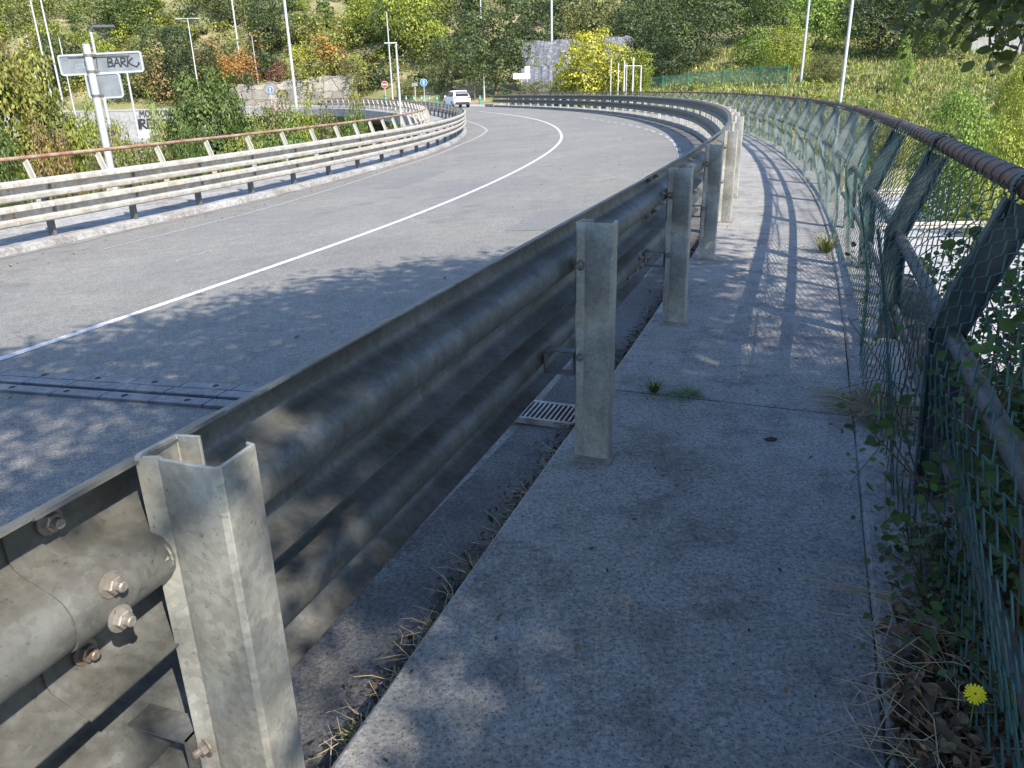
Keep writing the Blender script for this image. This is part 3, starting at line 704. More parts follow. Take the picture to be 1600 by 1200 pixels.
# ---------------------------------------------------------------- woods and grass too dense to count
def wood():
    rng = np.random.default_rng(5); VV = []; TT = []; FF = []; n0 = 0
    cols = [GREEN[k] for k in ('oak', 'mid', 'lime', 'olive', 'ylgreen', 'dark', 'olive', 'ylgreen', 'brown', 'lime')]
    spots = []
    while len(spots) < 1500:
        y = rng.uniform(98, 185); x = rng.uniform(-.78, .72)*y
        s_, o_ = so(x, y)
        if -14 < o_ < 7 and y < 122: continue
        if x < 12 and y < 116: continue
        if y < 104 and x > 12 and x < 30: continue
        if rng.random() > 1.2-(y-100)/130: continue
        spots.append((x, y))
    z = terrain_z([p[0] for p in spots], [p[1] for p in spots])
    for (x, y), zz in zip(spots, z):
        k = cols[int((vnoise(np.array([x]), np.array([y]), 16, 9)[0]+.5)*9.99+rng.uniform(-1.4, 1.4)) % 10]
        big = rng.random() < .45; wd = rng.uniform(4.5, 8) if big else rng.uniform(2, 4.5); h = wd*rng.uniform(.8, 1.3) if big else wd*rng.uniform(.5, .9)
        if x > -8 and y > 96: h *= .85; k = cols[rng.choice([0, 1, 5, 5, 0, 5])]  # darker leaf tints on this side stand in for shade between crowns
        n = int(520 if big else 260)
        p, d = lobed_points(9 if big else 6, n, (wd, wd, h), rng, (.3, .55), 'round' if big else 'flat')
        V, F = leaf_quads(p+np.array([x, y, zz-.15*h]), d, .36, .65, .40, rng)
        VV.append(V); FF.append(F+n0); n0 += len(V); TT.append(np.tile(np.array(k)*rng.uniform(.8, 1.2), (len(V), 1)))
    me = npmesh('hillside_wood', np.concatenate(VV), np.concatenate(FF), np.concatenate(TT)); o = link('hillside_wood', me, M['woodleaf'])
    tag(o, 'mixed green and yellowing woodland covering the far hillside', 'woodland', kind='stuff')
wood()
def blades(name, pts, h, wdt, cols, label, cat, bend=.35, seed=3):
    rng = np.random.default_rng(seed); n = len(pts); a = rng.uniform(0, 2*np.pi, n); b = rng.uniform(0, 2*np.pi, n); h = np.broadcast_to(h, n)*rng.uniform(.5, 1.3, n); wd = np.broadcast_to(wdt, n)*rng.uniform(.7, 1.3, n)
    t = np.c_[np.cos(a), np.sin(a), np.zeros(n)]*(wd/2)[:, None]; q = np.c_[np.cos(b), np.sin(b), np.zeros(n)]*(h*bend*rng.uniform(.2, 1.4, n))[:, None]
    v0 = pts-t; v1 = pts+t; v2 = pts+t*.6+q*.5+np.c_[np.zeros((n, 2)), h*.62]; v3 = pts-t*.25+q+np.c_[np.zeros((n, 2)), h]
    V = np.stack([v0, v1, v2, v3], 1).reshape(-1, 3); F = np.arange(4*n).reshape(n, 4)
    ci = rng.integers(0, len(cols), n); tint = np.repeat(np.array(cols)[ci]*rng.uniform(.7, 1.25, (n, 1)), 4, 0)
    o = link(name, npmesh(name, V, F, tint), M['woodleaf']); return tag(o, label, cat, kind='stuff')
rng = np.random.default_rng(21)
def scatter(n, f):
    out = []
    while len(out) < n:
        p = f()
        if p is not None: out.append(p)
    a = np.array(out); return np.c_[a, terrain_z(a[:, 0], a[:, 1])]
def slope_pt():
    y = rng.uniform(51, 98); x = rng.uniform(.10, .72)*y
    if x < 9: return None
    if vnoise(np.array([x]), np.array([y]), 5, 4)[0] < rng.uniform(-.6, .1): return None
    return (x, y)
blades('slope_grass', scatter(60000, slope_pt), .42, .13, [(.28, .30, .12), (.20, .25, .08), (.36, .33, .19), (.15, .20, .07), (.29, .31, .09)], 'tall yellowing grass and weeds covering the sunny right slope', 'grass', .5)
def scrub_clumps(name, cnt, f, wr, cols, label, seed, leaf=.16, per=110):
    r2 = np.random.default_rng(seed); pts = scatter(cnt, f); VV = []; FF = []; TT = []; n0 = 0
    for p in pts:
        wd = r2.uniform(*wr); q, d = lobed_points(5, per, (wd, wd, wd*r2.uniform(.35, .75)), r2, (.3, .55), 'flat'); V, F = leaf_quads(q+p-np.array([0, 0, .1*wd]), d, leaf, .65, .45, r2)
        VV.append(V); FF.append(F+n0); n0 += len(V); TT.append(np.tile(np.array(cols[r2.integers(len(cols))])*r2.uniform(.75, 1.2), (len(V), 1)))
    o = link(name, npmesh(name, np.concatenate(VV), np.concatenate(FF), np.concatenate(TT)), M['woodleaf']); return tag(o, label, 'scrub', kind='stuff')
scrub_clumps('slope_scrub', 420, slope_pt, (.8, 2.4), [GREEN[k] for k in ('olive', 'mid', 'ylgreen', 'lime', 'ylgreen', 'bright')], 'low scrub and creepers patching the grassy right slope', 31)
def valley_pt():
    y = rng.uniform(14, 92); x = rng.uniform(-.75, -.05)*y-4
    s_, o_ = so(x, y)
    return None if o_ > -14 else (x, y)
scrub_clumps('valley_scrub', 620, valley_pt, (1.6, 4.2), [GREEN[k] for k in ('olive', 'mid', 'ylgreen', 'lime', 'brown', 'mid', 'olive')], 'dense scrub filling the hollow left of the bridge', 32, .2, 150)

# ---------------------------------------------------------------- lower road seen through the fence
b = MB(); lp = [(5, 15), (30, 12), (80, 20), (80, 46), (45, 48), (26, 49), (10, 50), (3, 40)]
b.prism(lp, .12, Matrix.Translation((0, 0, -5.2))); structure(b.build('lower_road', concrete('bleached_asphalt', .22, .34, .46, 30, .3)))
for y0, y1 in ((22, 20), (30, 29), (37, 37)):
    b = MB(); b.add([(4, y0, -5.075), (70, y1, -5.075), (70, y1+.18, -5.075), (4, y0+.18, -5.075)], [(0, 1, 2, 3)]); structure(b.build('lane_marking', M['line']))
for yy, lab in ((44.5, 'low steel barrier at the far side of the lower road'), (33.3, 'low steel barrier between the lanes of the lower road')):
    g = empty('guard_rail', (20, yy, -5.08), 0, lab, 'guard rail')
    b = MB(); b.prism([(.0, .45), (.06, .5), (.06, .56), (0, .6), (.06, .64), (.06, .72), (0, .76), (-.01, .76), (-.01, .45)], 52, Matrix(((0, 0, 1, -15), (-1, 0, 0, 0), (0, 1, 0, 0), (0, 0, 0, 1)))); b.build('beam', M['galvlight'], g)
    f0 = None
    for k in range(13):
        if f0 is None: f0 = MB().box((0, .05, .3), (.1, .06, .75)).build('post', M['galvlight'], g); f0.location = (-14, 0, 0)
        else: copy_part(f0, g, (-14+k*4, 0, 0))

# ---------------------------------------------------------------- lamps and poles
def lamp(name, px, py, depth, ytop, head, label, r=.075, base=None, lean=0, dark=False):
    p = at(px, py, depth); g = gz(p.x, p.y) if base is None else base
    zt = at(px, ytop, depth).z if ytop is not None else g+11
    root = empty(name, (p.x, p.y, g), 0, label, 'street lamp' if head else 'pole', 'lamp posts and poles')
    h = zt-g; MB().tube([(0, 0, -.3), (lean*h*.5, 0, h*.5), (lean*h, 0, h)], [r*1.3, r, r*.65], 10).build('pole', M['lamp'] if not dark else M['bark'], root, smooth=True)
    if head == 'T':
        b = MB(); b.box((lean*h, 0, h+.04), (2.0, .09, .07)); b.box((lean*h-.95, 0, h+.02), (.6, .26, .10)); b.box((lean*h+.95, 0, h+.02), (.6, .26, .10)); b.build('lamp_head', M['lamp'], root, bevel=.03)
    if head == 'TL':
        b = MB(); b.box((-.35, 0, h), (.85, .16, .09)); b.build('lamp_head', M['lamp'], root, bevel=.03)
    if head == 'L':
        b = MB(); b.tube([(0, 0, h-.05), (.12, 0, h+.1), (.3, 0, h+.13)], [r*.8, r*.7, r*.7], 8); b.build('arm', M['lamp_dark'], root)
        b = MB(); b.prism([(.2, -.13), (1.0, -.10), (1.05, 0), (1.0, .10), (.2, .13)], .10, Matrix.Translation((0, 0, h+.08))); b.build('lamp_head', M['lamp_dark'], root, bevel=.02)
    if head == 'arm':
        b = MB(); b.tube([(0, 0, h-.1), (.1, 0, h+.1), (1.4, 0, h+.25)], [r*.6, r*.5, r*.4], 8); b.build('arm', M['lamp'], root); MB().box((1.6, 0, h+.24), (.6, .25, .1)).build('lamp_head', M['lamp'], root, bevel=.03)
    return root
lamp('street_lamp', 315, 170, 88, 29, 'T', 'slim T-headed lamp in front of the dark evergreen on the left', .08)
lamp('street_lamp', 466, 190, 62, -260, 'arm', 'tall leaning lamp rising out of frame above the stone wall', .10)
lamp('street_lamp', 627, 190, 56, 67, 'TL', 'pale lamp with a short arm standing behind the left railing near the car', .09)
lamp('street_lamp', 614, 158, 96, 18, None, 'bare pale pole beyond the railing, left of the blue arrow sign', .085)
lamp('street_lamp', 372, 72, 128, -90, 'arm', 'lamp high on the hill between the oaks on the left', .12)
lamp('utility_pole', 64, 75, 118, -120, None, 'left one of two tall poles at the upper left corner', .12)
lamp('utility_pole', 77, 62, 121, -130, None, 'right one of two tall poles at the upper left corner', .12)
lamp('utility_pole', 48, 86, 116, 54, None, 'short thin pole on the hill at the far upper left', .07)
lamp('street_lamp', 116, 172, 100, 58, None, 'thin pole behind the left half of the wide sign', .08)
lamp('street_lamp', 226, 262, 34, 112, None, 'thin pale pole crossing the graffiti wall, right of the sign', .06)
lamp('utility_pole', 397, 84, 124, 56, None, 'short pale pole on the hill above the reddish bush', .07)
lamp('street_lamp', 862, 60, 112, -160, 'arm', 'tall pale lamp on the bank above the yellow tree', .14)
lamp('street_lamp', 757, 156, 103, 116, None, 'short grey pole under the huge oak', .09)
lamp('street_lamp', 752, 40, 126, -120, 'arm', 'lamp showing above the huge oak', .09)
lamp('street_lamp', 1253, 110, 78, -260, 'arm', 'left one of the two tall lamps on the right slope', .10)
lamp('street_lamp', 1309, 190, 50, -420, 'arm', 'right taller one of the two lamps rising behind the fence', .085)

# ---------------------------------------------------------------- lettering in strokes
GL = {'A': [[(0,0),(.4,1),(.8,0)],[(.18,.4),(.62,.4)]], 'B': [[(0,0),(0,1),(.5,.9),(.55,.65),(.05,.52),(.62,.38),(.6,.08),(0,0)]], 'R': [[(0,0),(.02,1),(.55,.92),(.5,.6),(.05,.5),(.7,0)]], 'K': [[(0,0),(.05,1)],[(.65,.95),(.08,.45),(.5,.15),(1.1,-.12),(1.5,.25),(1.35,.4)]],
 'M': [[(0,0),(.1,1),(.4,.4),(.7,1),(.8,0)]], 'O': [[(.4,0),(.05,.3),(.05,.75),(.4,1),(.72,.75),(.72,.3),(.4,0)]], 'L': [[(.1,1),(.05,0),(.6,.02)]], 'N': [[(0,0),(.05,1),(.6,0),(.65,1)]], 'E': [[(.6,1),(0,.98),(0,0),(.6,.02)],[(0,.5),(.5,.5)]], 'G': [[(.7,.85),(.4,1),(.05,.7),(.05,.25),(.4,0),(.7,.15),(.7,.45),(.4,.45)]], 'X': [[(0,0),(.7,1)],[(0,1),(.7,0)]], 'D': [[(0,0),(0,1),(.5,.9),(.7,.5),(.5,.1),(0,0)]], 'I': [[(.2,0),(.2,1)]], 'H': [[(0,0),(0,1)],[(.65,0),(.65,1)],[(0,.5),(.65,.5)]], 'U': [[(0,1),(.05,.2),(.35,0),(.65,.2),(.7,1)]], 'S': [[(.65,.9),(.3,1),(.05,.75),(.6,.3),(.35,0),(0,.12)]]}
def lettering(text, h, Mx, sw, gap=.28, slant=.12, rn=random.Random(2)):
    b = MB(); x0 = 0
    for ch in text:
        if ch == ' ': x0 += h*.5; continue
        dy = rn.uniform(-.06, .06)*h
        for st in GL[ch]:
            pts = [(x0+(u+slant*v)*h, v*h+dy) for u, v in st]
            for (ax, ay), (bx, by) in zip(pts[:-1], pts[1:]):
                dx, dy_ = bx-ax, by-ay; L = math.hypot(dx, dy_); nx, ny = -dy_/L*sw/2, dx/L*sw/2; ex, ey = dx/L*sw*.3, dy_/L*sw*.3
                b.prism([(ax-ex+nx, ay-ey+ny), (ax-ex-nx, ay-ey-ny), (bx+ex-nx, by+ey-ny), (bx+ex+nx, by+ey+ny)], .004+rn.random()*.002, Mx)
        x0 += h*(max(u for st in GL[ch] for u, v in st)+gap)
    return b
def facing(loc, rz, tilt=0):
    """matrix whose local x runs along the board, y up, z out of the face towards -y turned by rz"""
    return Matrix.Translation(loc) @ Matrix.Rotation(rz, 4, 'Z') @ Matrix.Rotation(R(90), 4, 'X') @ Matrix.Rotation(tilt, 4, 'Z')
def rrect(w_, h_, r, n=4):
    out = []
    for cx_, cy_, a0 in ((w_/2-r, h_/2-r, 0), (-w_/2+r, h_/2-r, 90), (-w_/2+r, -h_/2+r, 180), (w_/2-r, -h_/2+r, 270)):
        for k in range(n+1):
            t = R(a0+90*k/n); out.append((cx_+r*math.cos(t), cy_+r*math.sin(t)))
    return out
def disc(r, n=28): return [(r*math.cos(2*math.pi*k/n), r*math.sin(2*math.pi*k/n)) for k in range(n)]
M['signgrey'] = plain('sign_back_grey', (.21, .23, .245), .5, .2, .2, 3)
M['rim'] = plain('sign_rim', (.42, .44, .45), .4, .2, .05)
M['ink'] = plain('spray_ink', (.02, .022, .03), .6, 0, .1)
M['blue'] = plain('sign_blue', (.03, .16, .50), .4, 0, .05); M['white'] = plain('white_paint', (.62, .62, .61), .45, 0, .04); M['red'] = plain('sign_red', (.42, .035, .035), .45, 0, .08)
# the big back-to-front sign on the left
SD = 17.2; sp0 = at(173, 262, SD); sb = Vector((sp0.x, sp0.y, -.62))
sg = empty('road_sign', sb, 0, 'back of a wide grey road sign tagged with graffiti on a thick pole', 'road sign')
ztop = at(150, 70, SD).z-sb.z
MB().tube([(0, 0, -.05), (0, 0, ztop)], .075, 16).build('pole', M['lamp'], sg, smooth=True)
MB().tube([(0, 0, ztop), (0, 0, ztop+.02)], .08, 16).build('pole_cap', M['rim'], sg)
c1 = at(154, 99, SD)-sb; pw = at(219, 99, SD).x-at(88, 99, SD).x; ph = at(150, 83, SD).z-at(150, 115, SD).z
def board(root, c, w_, h_, tilt=0, rr=.05, rz=0, back=.12):
    Mx = facing(Vector((c.x, back, c.z)), rz, tilt)
    p = MB().prism(rrect(w_, h_, rr), .02, Mx).build('panel', M['signgrey'], root)
    fr = MB(); o_ = rrect(w_+.02, h_+.02, rr+.01); i_ = rrect(w_-.05, h_-.05, rr-.015); n = len(o_)
    vs = [Mx @ Vector((x_, y_, zz)) for zz in (-.004, .034) for x_, y_ in o_]+[Mx @ Vector((x_, y_, zz)) for zz in (-.004, .034) for x_, y_ in i_]
    fs = []
    for k in range(n):
        q = (k+1) % n; fs += [(k, q, n+q, n+k), (n+k, n+q, 3*n+q, 3*n+k), (3*n+k, 3*n+q, 2*n+q, 2*n+k), (2*n+k, 2*n+q, q, k)]
    fr.add(vs, fs).build('rim', M['rim'], p); return p, Mx
p1, Mx = board(sg, c1, pw, ph, R(1.5))
lettering('BARK', ph*.42, Mx @ Matrix.Translation((.14, -ph*.20, .021)), .026, .12).build('graffiti', M['ink'], p1)
lettering('I', ph*.5, Mx @ Matrix.Translation((-.03-pw*.06, -ph*.25, .021)), .014).build('graffiti', M['ink'], p1)
lettering('OXU', ph*.26, Mx @ Matrix.Translation((-.52, -ph*.22, .021)), .008).build('graffiti', M['rim'], p1)
MB().box((c1.x-.02, .095, c1.z+ph*.36), (pw*.74, .03, .03)).build('bracket', M['galv'], sg)
c2 = at(160, 134, SD)-sb; w2 = at(186, 134, SD).x-at(132, 134, SD).x; h2 = at(160, 116, SD).z-at(160, 155, SD).z
p2, Mx2 = board(sg, c2, w2, h2, R(1.5), .06, 0, .11)
MB().prism(rrect(.05, .06, .004), .004, Mx2 @ Matrix.Translation((-w2*.36, .0, .021))).build('sticker', M['white'], p2)
for zz in (c1.z+ph*.40, c1.z-ph*.40, c2.z-h2*.40):
    b = MB(); b.tube([(0, 0, zz-.025), (0, 0, zz+.025)], .084, 14); b.box((.0, .09, zz), (.24, .05, .05)); b.build('clamp', M['galv'], sg)
lamp('street_lamp', 144, 60, 36, 47, 'L', 'dark-headed lamp rising directly behind the tagged sign', .085)
# round blue arrow signs, no-entry sign, small plates
def round_sign(px, py, rpx, depth, pybase, kind, label, base=None):
    c = at(px, py, depth); g = at(px, pybase, depth).z if base is None else base
    root = empty('round_sign', (c.x, c.y, g), 0, label, 'road sign'); r = rpx*depth/1300; hz = c.z-g
    MB().tube([(0, .06, -.6), (0, .06, hz)], .045, 8).build('pole', M['lamp'], root)
    Mx = facing(Vector((0, 0, hz)), 0)
    pl = MB().prism(disc(r), .02, Mx).build('plate', M['white'], root)
    MB().prism(disc(r*.92), .004, Mx @ Matrix.Translation((0, 0, .022))).build('face', M['blue'] if kind == 'arrow' else M['red'], pl)
    if kind == 'arrow': poly = [(-.12, -.62), (.12, -.62), (.12, .1), (.36, .1), (0, .66), (-.36, .1), (-.12, .1)]
    else: poly = [(-.68, -.14), (.68, -.14), (.68, .14), (-.68, .14)]
    MB().prism([(a*r, c_*r) for a, c_ in poly], .003, Mx @ Matrix.Translation((0, 0, .0275))).build('arrow' if kind == 'arrow' else 'bar', M['white'], pl)
round_sign(662, 129, 5.6, 103, 158, 'arrow', 'round blue sign with white up arrow beside the green bollards')
round_sign(422, 140, 5.0, 112, 166, 'arrow', 'round blue arrow sign in front of the stone wall on the left')
round_sign(601, 132, 5.2, 106, 159, 'bar', 'round red no entry sign left of the green bollards')
def plate_sign(px, py, wpx, hpx, depth, pybase, label, mt='signgrey', name='road_sign', posts=(0,), extra=None):
    c = at(px, py, depth); g = at(px, pybase, depth).z; root = empty(name, (c.x, c.y, g), 0, label, 'road sign'); w_, h_ = wpx*depth/1300, hpx*depth/1400
    for q in posts: MB().tube([(q*w_, .06, -.8), (q*w_, .06, c.z-g+h_*.4)], .05, 8).build('pole', M['lamp'], root)
    Mx = facing(Vector((0, 0, c.z-g)), 0); p = MB().prism(rrect(w_, h_, .06), .03, Mx).build('panel', M[mt], root); return root, p, Mx, w_, h_
plate_sign(648, 132, 9, 5.5, 101, 157, 'small grey sign back beside the blue arrow sign')
r_, p, Mx, w_, h_ = plate_sign(815, 119, 27, 9, 93, 158, 'white roadside direction board in front of the oak', 'white', posts=(0,))
b = MB()
for k in range(2): b.prism([(-w_*.36, -h_*.2+k*h_*.3), (w_*.3, -h_*.2+k*h_*.3), (w_*.3, -h_*.1+k*h_*.3), (-w_*.36, -h_*.1+k*h_*.3)], .004, Mx @ Matrix.Translation((0, 0, .031)))
b.build('lettering', M['signgrey'], p)
plate_sign(824, 109, 8, 11, 95, 158, 'upright white panel behind the direction board', 'white')
# white frame of posts before the yellow tree
fr_d = 74; fb = at(980, 152, fr_d); zg = gz(fb.x, fb.y)
M['dullwhite'] = plain('dull_white_steel', (.46, .46, .45), .5, 0, .08)
fr = empty('sign_frame', (fb.x, fb.y, zg), 0, 'white frame of upright posts in front of the yellow tree', 'sign frame')
pz = None
for px, yt, r in ((955, 92, .05), (966.5, 98, .05), (976, 95, .07), (979.5, 99, .04), (990, 90, .075), (1002, 102, .065)):
    q = at(px, yt, fr_d); MB().tube([(q.x-fb.x, 0, -.3), (q.x-fb.x, 0, q.z-zg)], r, 8).build('post', M['dullwhite'], fr, smooth=True)
qa, qb = at(977, 103, fr_d), at(1002, 103, fr_d); MB().tube([(qa.x-fb.x, 0, qa.z-zg), (qb.x-fb.x, 0, qb.z-zg)], .04, 6).build('crossbar', M['dullwhite'], fr)
# green bollards
M['bollard'] = plain('bollard_green', (.03, .26, .17), .5, 0, .08)
def bollard(label, px, py, depth, proto=[None]):
    loc = at(px, py, depth)
    if proto[0] is None:
        r0 = empty('bollard', loc, 0, label, 'bollard', 'green flexible bollards at the junction')
        MB().tube([(0, 0, -.3), (0, 0, .02), (0, 0, .03), (0, 0, .62), (0, 0, .66), (0, 0, .74), (0, 0, .80)], [.16, .16, .10, .10, .13, .13, .06], 12).build('body', M['bollard'], r0, smooth=True)
        for z0 in (.42, .58): MB().tube([(0, 0, z0), (0, 0, z0+.07)], .104, 12).build('band', M['white'], r0)
        proto[0] = r0
    else: copy_tree(proto[0], label, loc)
for px, lab in ((602, 'green bollard under the no entry sign'), (625, 'green bollard beside the bare pale pole'), (635, 'first green bollard right of the bare pale pole'), (647, 'green bollard in front of the small grey sign back'), (659, 'green bollard under the blue arrow sign'), (671, 'first green bollard right of the blue arrow sign'), (683, 'green bollard nearest the left side of the white car'), (750, 'lone green bollard right of the white car')):
    bollard(lab, px, 160.5 if px < 700 else 160, 98)

# ---------------------------------------------------------------- walls
def wall(name, A, B_, z0a, z1a, z1b, th, mt, label, cat='wall', seg=24, rough=0):
    A = Vector((*A, 0)); B_ = Vector((*B_, 0)); d = (B_-A); L = d.length; rz = math.atan2(d.y, d.x); root = empty(name, (A.x, A.y, z0a), rz, label, cat)
    b = MB(); rn = random.Random(4); k = seg; vs = []; fs = []
    for i in range(k+1):
        x = L*i/k; zt = (z1a+(z1b-z1a)*i/k)-z0a+rn.uniform(-rough, rough)
        vs += [(x, 0, -1.5), (x, rn.uniform(-rough, rough)*.5, zt), (x, th, zt), (x, th, -1.5)]
    for i in range(k):
        for j in range(4): fs.append((i*4+j, (i+1)*4+j, (i+1)*4+(j+1) % 4, i*4+(j+1) % 4))
    fs += [(0, 1, 2, 3), tuple(k*4+j for j in (3, 2, 1, 0))]; b.add(vs, fs); o = b.build('masonry', mt, root); return root, o, L
def stonemat(name, base, mortar, scale, stretch=(1, 1, 1.5)):
    x = N(name); v = x.n('ShaderNodeTexVoronoi', feature='DISTANCE_TO_EDGE'); v.inputs['Scale'].default_value = scale; v.inputs['Randomness'].default_value = .85
    mp = x.n('ShaderNodeMapping'); mp.inputs['Scale'].default_value = stretch
    nz = x.n('ShaderNodeTexNoise'); nz.inputs['Scale'].default_value = scale*1.4; nz.inputs['Detail'].default_value = 4; x.l(x.coord(), nz.inputs['Vector'])
    va = x.n('ShaderNodeVectorMath', operation='MULTIPLY_ADD'); va.inputs[1].default_value = (.5/scale,)*3; x.l(nz.outputs['Color'], va.inputs[0]); x.l(x.coord(), va.inputs[2]); x.l(va.outputs[0], mp.inputs[0])
    v2 = x.n('ShaderNodeTexVoronoi'); v2.inputs['Scale'].default_value = scale; v2.inputs['Randomness'].default_value = .85
    x.l(mp.outputs[0], v.inputs['Vector']); x.l(mp.outputs[0], v2.inputs['Vector'])
    j = x.ramp(v.outputs['Distance'], [(.0, 0), (.05, 1)]); sx = x.n('ShaderNodeSeparateColor'); x.l(v2.outputs['Color'], sx.inputs[0])
    st = x.ramp(sx.outputs[0], [(0, tuple(k*.65 for k in base)), (1, tuple(k*1.3 for k in base))]); n = x.ramp(x.noise(5, 5, .7), [(.3, .6), (.65, 1.15)])
    c = x.mix(mortar, x.mix(st, n, 1, 'MULTIPLY'), j); x.col(c); x.rough(.95); x.bump(j, .6, .12); return x.m
def px_line(pa, pb, depth_a, depth_b): a, c = at(*pa, depth_a), at(*pb, depth_b); return (a.x, a.y), (c.x, c.y), a, c
a2, b2, a3, b3 = px_line((350, 160), (560, 162), 118, 118)
wall('boulder_wall', a2, b2, -.4, at(400, 136, 118).z, at(560, 116, 118).z, 1.2, stonemat('boulders', (.26, .24, .21), (.13, .11, .085), .62, (1, 1, 1.35)), 'rough boulder retaining wall behind the junction on the left', rough=.3)
msn = stonemat('blue_grey_masonry', (.24, .25, .29), (.17, .17, .18), 2.6, (1, 1, 1.4))
a2, b2, a3, b3 = px_line((815, 110), (985, 110), 106, 101)
wall('masonry_wall', a2, b2, 1.0, at(820, 66, 106).z, at(980, 56, 101).z, 1, msn, 'high grey masonry wall behind the yellow tree', rough=.15)
a2, b2, a3, b3 = px_line((815, 145), (905, 145), 100, 97)
wall('masonry_wall', a2, b2, -.2, at(820, 106, 100).z, at(900, 100, 97).z, 1, msn, 'lower grey masonry wall behind the white direction board', rough=.15)
# graffiti wall carrying the far road
gw = concrete('weathered_wall', .26, .36, .46, 6, .3, (.72, 1.1)); s0w, s1w = 121, 158
A_ = P(s1w, loff(s1w)-2.18); B0 = P(s0w, loff(s0w)-2.18)
root, o, L = wall('graffiti_wall', (A_.x, A_.y), (B0.x, B0.y), -5, -.15, -.15, .4, gw, 'pale concrete retaining wall with graffiti under the far road')
Wx = root.rotation_euler.z
def on_wall(px, py):
    r = ray(px, py); d = Vector((math.cos(Wx), math.sin(Wx))); A0 = root.location
    t = (A0.x*d.y-A0.y*d.x)/(r.x*d.y-r.y*d.x); p = EYE+r*t; return (Vector((p.x, p.y))-Vector((A0.x, A0.y))).dot(d), p.z-A0.z
for txt, px, py, hp, mt, sw in (('MOLAON', 219, 183, 10, 'ink', .13), ('IRENGO', 216, 201, 14, 'ink', .22), ('MOA', 280, 181, 9, 'ink', .12)):
    u, v = on_wall(px, py); lettering(txt, hp*102/1380, Matrix.Translation((u, -.03, v)) @ Matrix.Rotation(R(90), 4, 'X'), sw, .2, .05).build('graffiti', M[mt], o)
for px0, py0, px1, py1, mt in ((216, 216, 250, 203, 'white'), (249, 216, 254, 200, 'pinkp')):
    if mt == 'pinkp': M['pinkp'] = plain('pink_paint', (.62, .25, .42), .6)
    u0, v0 = on_wall(px0, py0); u1, v1 = on_wall(px1, py1)
    poly = [(u0, v0), (u1, v0), (u1*.97+u0*.03, v1), ((u0+u1)/2, v1+.1), (u0*.95+u1*.05, v1-.2)]
    MB().prism(poly, .012, Matrix.Translation((0, -.005, 0)) @ Matrix.Rotation(R(90), 4, 'X')).build('graffiti', M[mt], o)
pkr, pko, pkL = wall('graffiti_wall', (at(418, 170, 99).x, 99), (at(452, 170, 99).x, 99), at(420, 176, 99).z, at(420, 163, 99).z, at(450, 165, 99).z, .3, gw, 'short low wall with pink graffiti below the tall leaning lamp')
lettering('SUGO', .55, Matrix.Translation((.35, -.02, .12)) @ Matrix.Rotation(R(90), 4, 'X'), .16, .1).build('graffiti', M['pinkp'], pko)
# green net fence on the right bank
gf = empty('net_fence', (0, 0, 0), 0, 'green net fence on posts at the foot of the right oaks', 'fence')
M['net'] = plain('green_net', (.05, .15, .11), .7, 0, .2, 2); M['netpost'] = plain('green_post', (.03, .2, .11), .5)
NP = [(1012, 139, 88), (1035, 137, 86), (1075, 135, 84), (1130, 130, 81), (1186, 126, 78), (1230, 126, 75)]
tops = [120, 118, 114, 108, 103, 101]
npt = []
for (px, py, dd), yt in zip(NP, tops):
    p = at(px, py, dd); zt = at(px, yt, dd).z; npt.append((p, zt)); MB().tube([(p.x, p.y, min(p.z, gz(p.x, p.y))-.3), (p.x, p.y, zt)], .05, 6).build('post', M['netpost'], gf)
V = []; F = []
for (p, zt), (q, zu) in zip(npt[:-1], npt[1:]):
    L = (q-p).length; k = int(L/.14); mrows = 17
    for i in range(k+1):
        t = i/k; a = p.lerp(q, t); zt_ = zt+(zu-zt)*t; zb_ = a.z-.25
        n = len(V); V += [(a.x-.016, a.y, zb_), (a.x+.016, a.y, zb_), (a.x+.016, a.y, zt_-.12*math.sin(t*math.pi)), (a.x-.016, a.y, zt_-.12*math.sin(t*math.pi))]; F.append((n, n+1, n+2, n+3))
    for j in range(mrows):
        u = j/(mrows-1); n = len(V)
        for i in range(9):
            t = i/8; a = p.lerp(q, t); zt_ = zt+(zu-zt)*t-.12*math.sin(t*math.pi); zb_ = a.z-.25; zz = zb_+(zt_-zb_)*u; V += [(a.x, a.y-.002, zz-.018), (a.x, a.y-.002, zz+.018)]
        F += [(n+2*i, n+2*i+2, n+2*i+3, n+2*i+1) for i in range(8)]
me = npmesh('net', np.array(V), np.array(F)); link('net', me, M['net'], gf)
# pale house upper right with a balustraded terrace
hd = 84; hp_ = at(1575, 88, hd); hz0 = hp_.z-.6
hs = empty('house', (hp_.x, hp_.y, hz0), R(-14), 'pale house with a railed terrace among the trees at the upper right', 'house')
wt = plain('white_render', (.72, .70, .66), .85, 0, .08, 2); tz = at(1525, 58, hd).z-hz0
MB().box((-1.2, 1.5, tz/2-.8), (4.6, 3, tz+1.6)).build('terrace', M['pale'], hs)
MB().box((4.4, 2.6, 2.0), (5.0, 6, 6.5)).build('wall', wt, hs)
b = MB(); Mx = Matrix.Translation((.2, -1.6, 0))
b.prism([(1.6, 5.25), (7.2, 5.25), (6.8, 5.7), (4.4, 6.7), (2.0, 5.7)], 8.4, Matrix(((1, 0, 0, 0), (0, 0, 1, -1.2), (0, 1, 0, 0), (0, 0, 0, 1)))); b.build('roof', plain('roof_tile', (.32, .14, .08), .8, 0, .2, 5), hs)
f = MB(); f.box((3.4, -.42, 2.2), (1.0, .08, 1.6)).build('window', plain('window_frame', (.5, .45, .4), .5), hs); MB().box((3.4, -.47, 2.2), (.8, .03, 1.4)).build('pane', plain('dark_glass', (.03, .04, .05), .1), hs)
b = MB()
for k in range(18): b.box((-3.4+k*.26, .06, tz+.45), (.06, .06, .9))
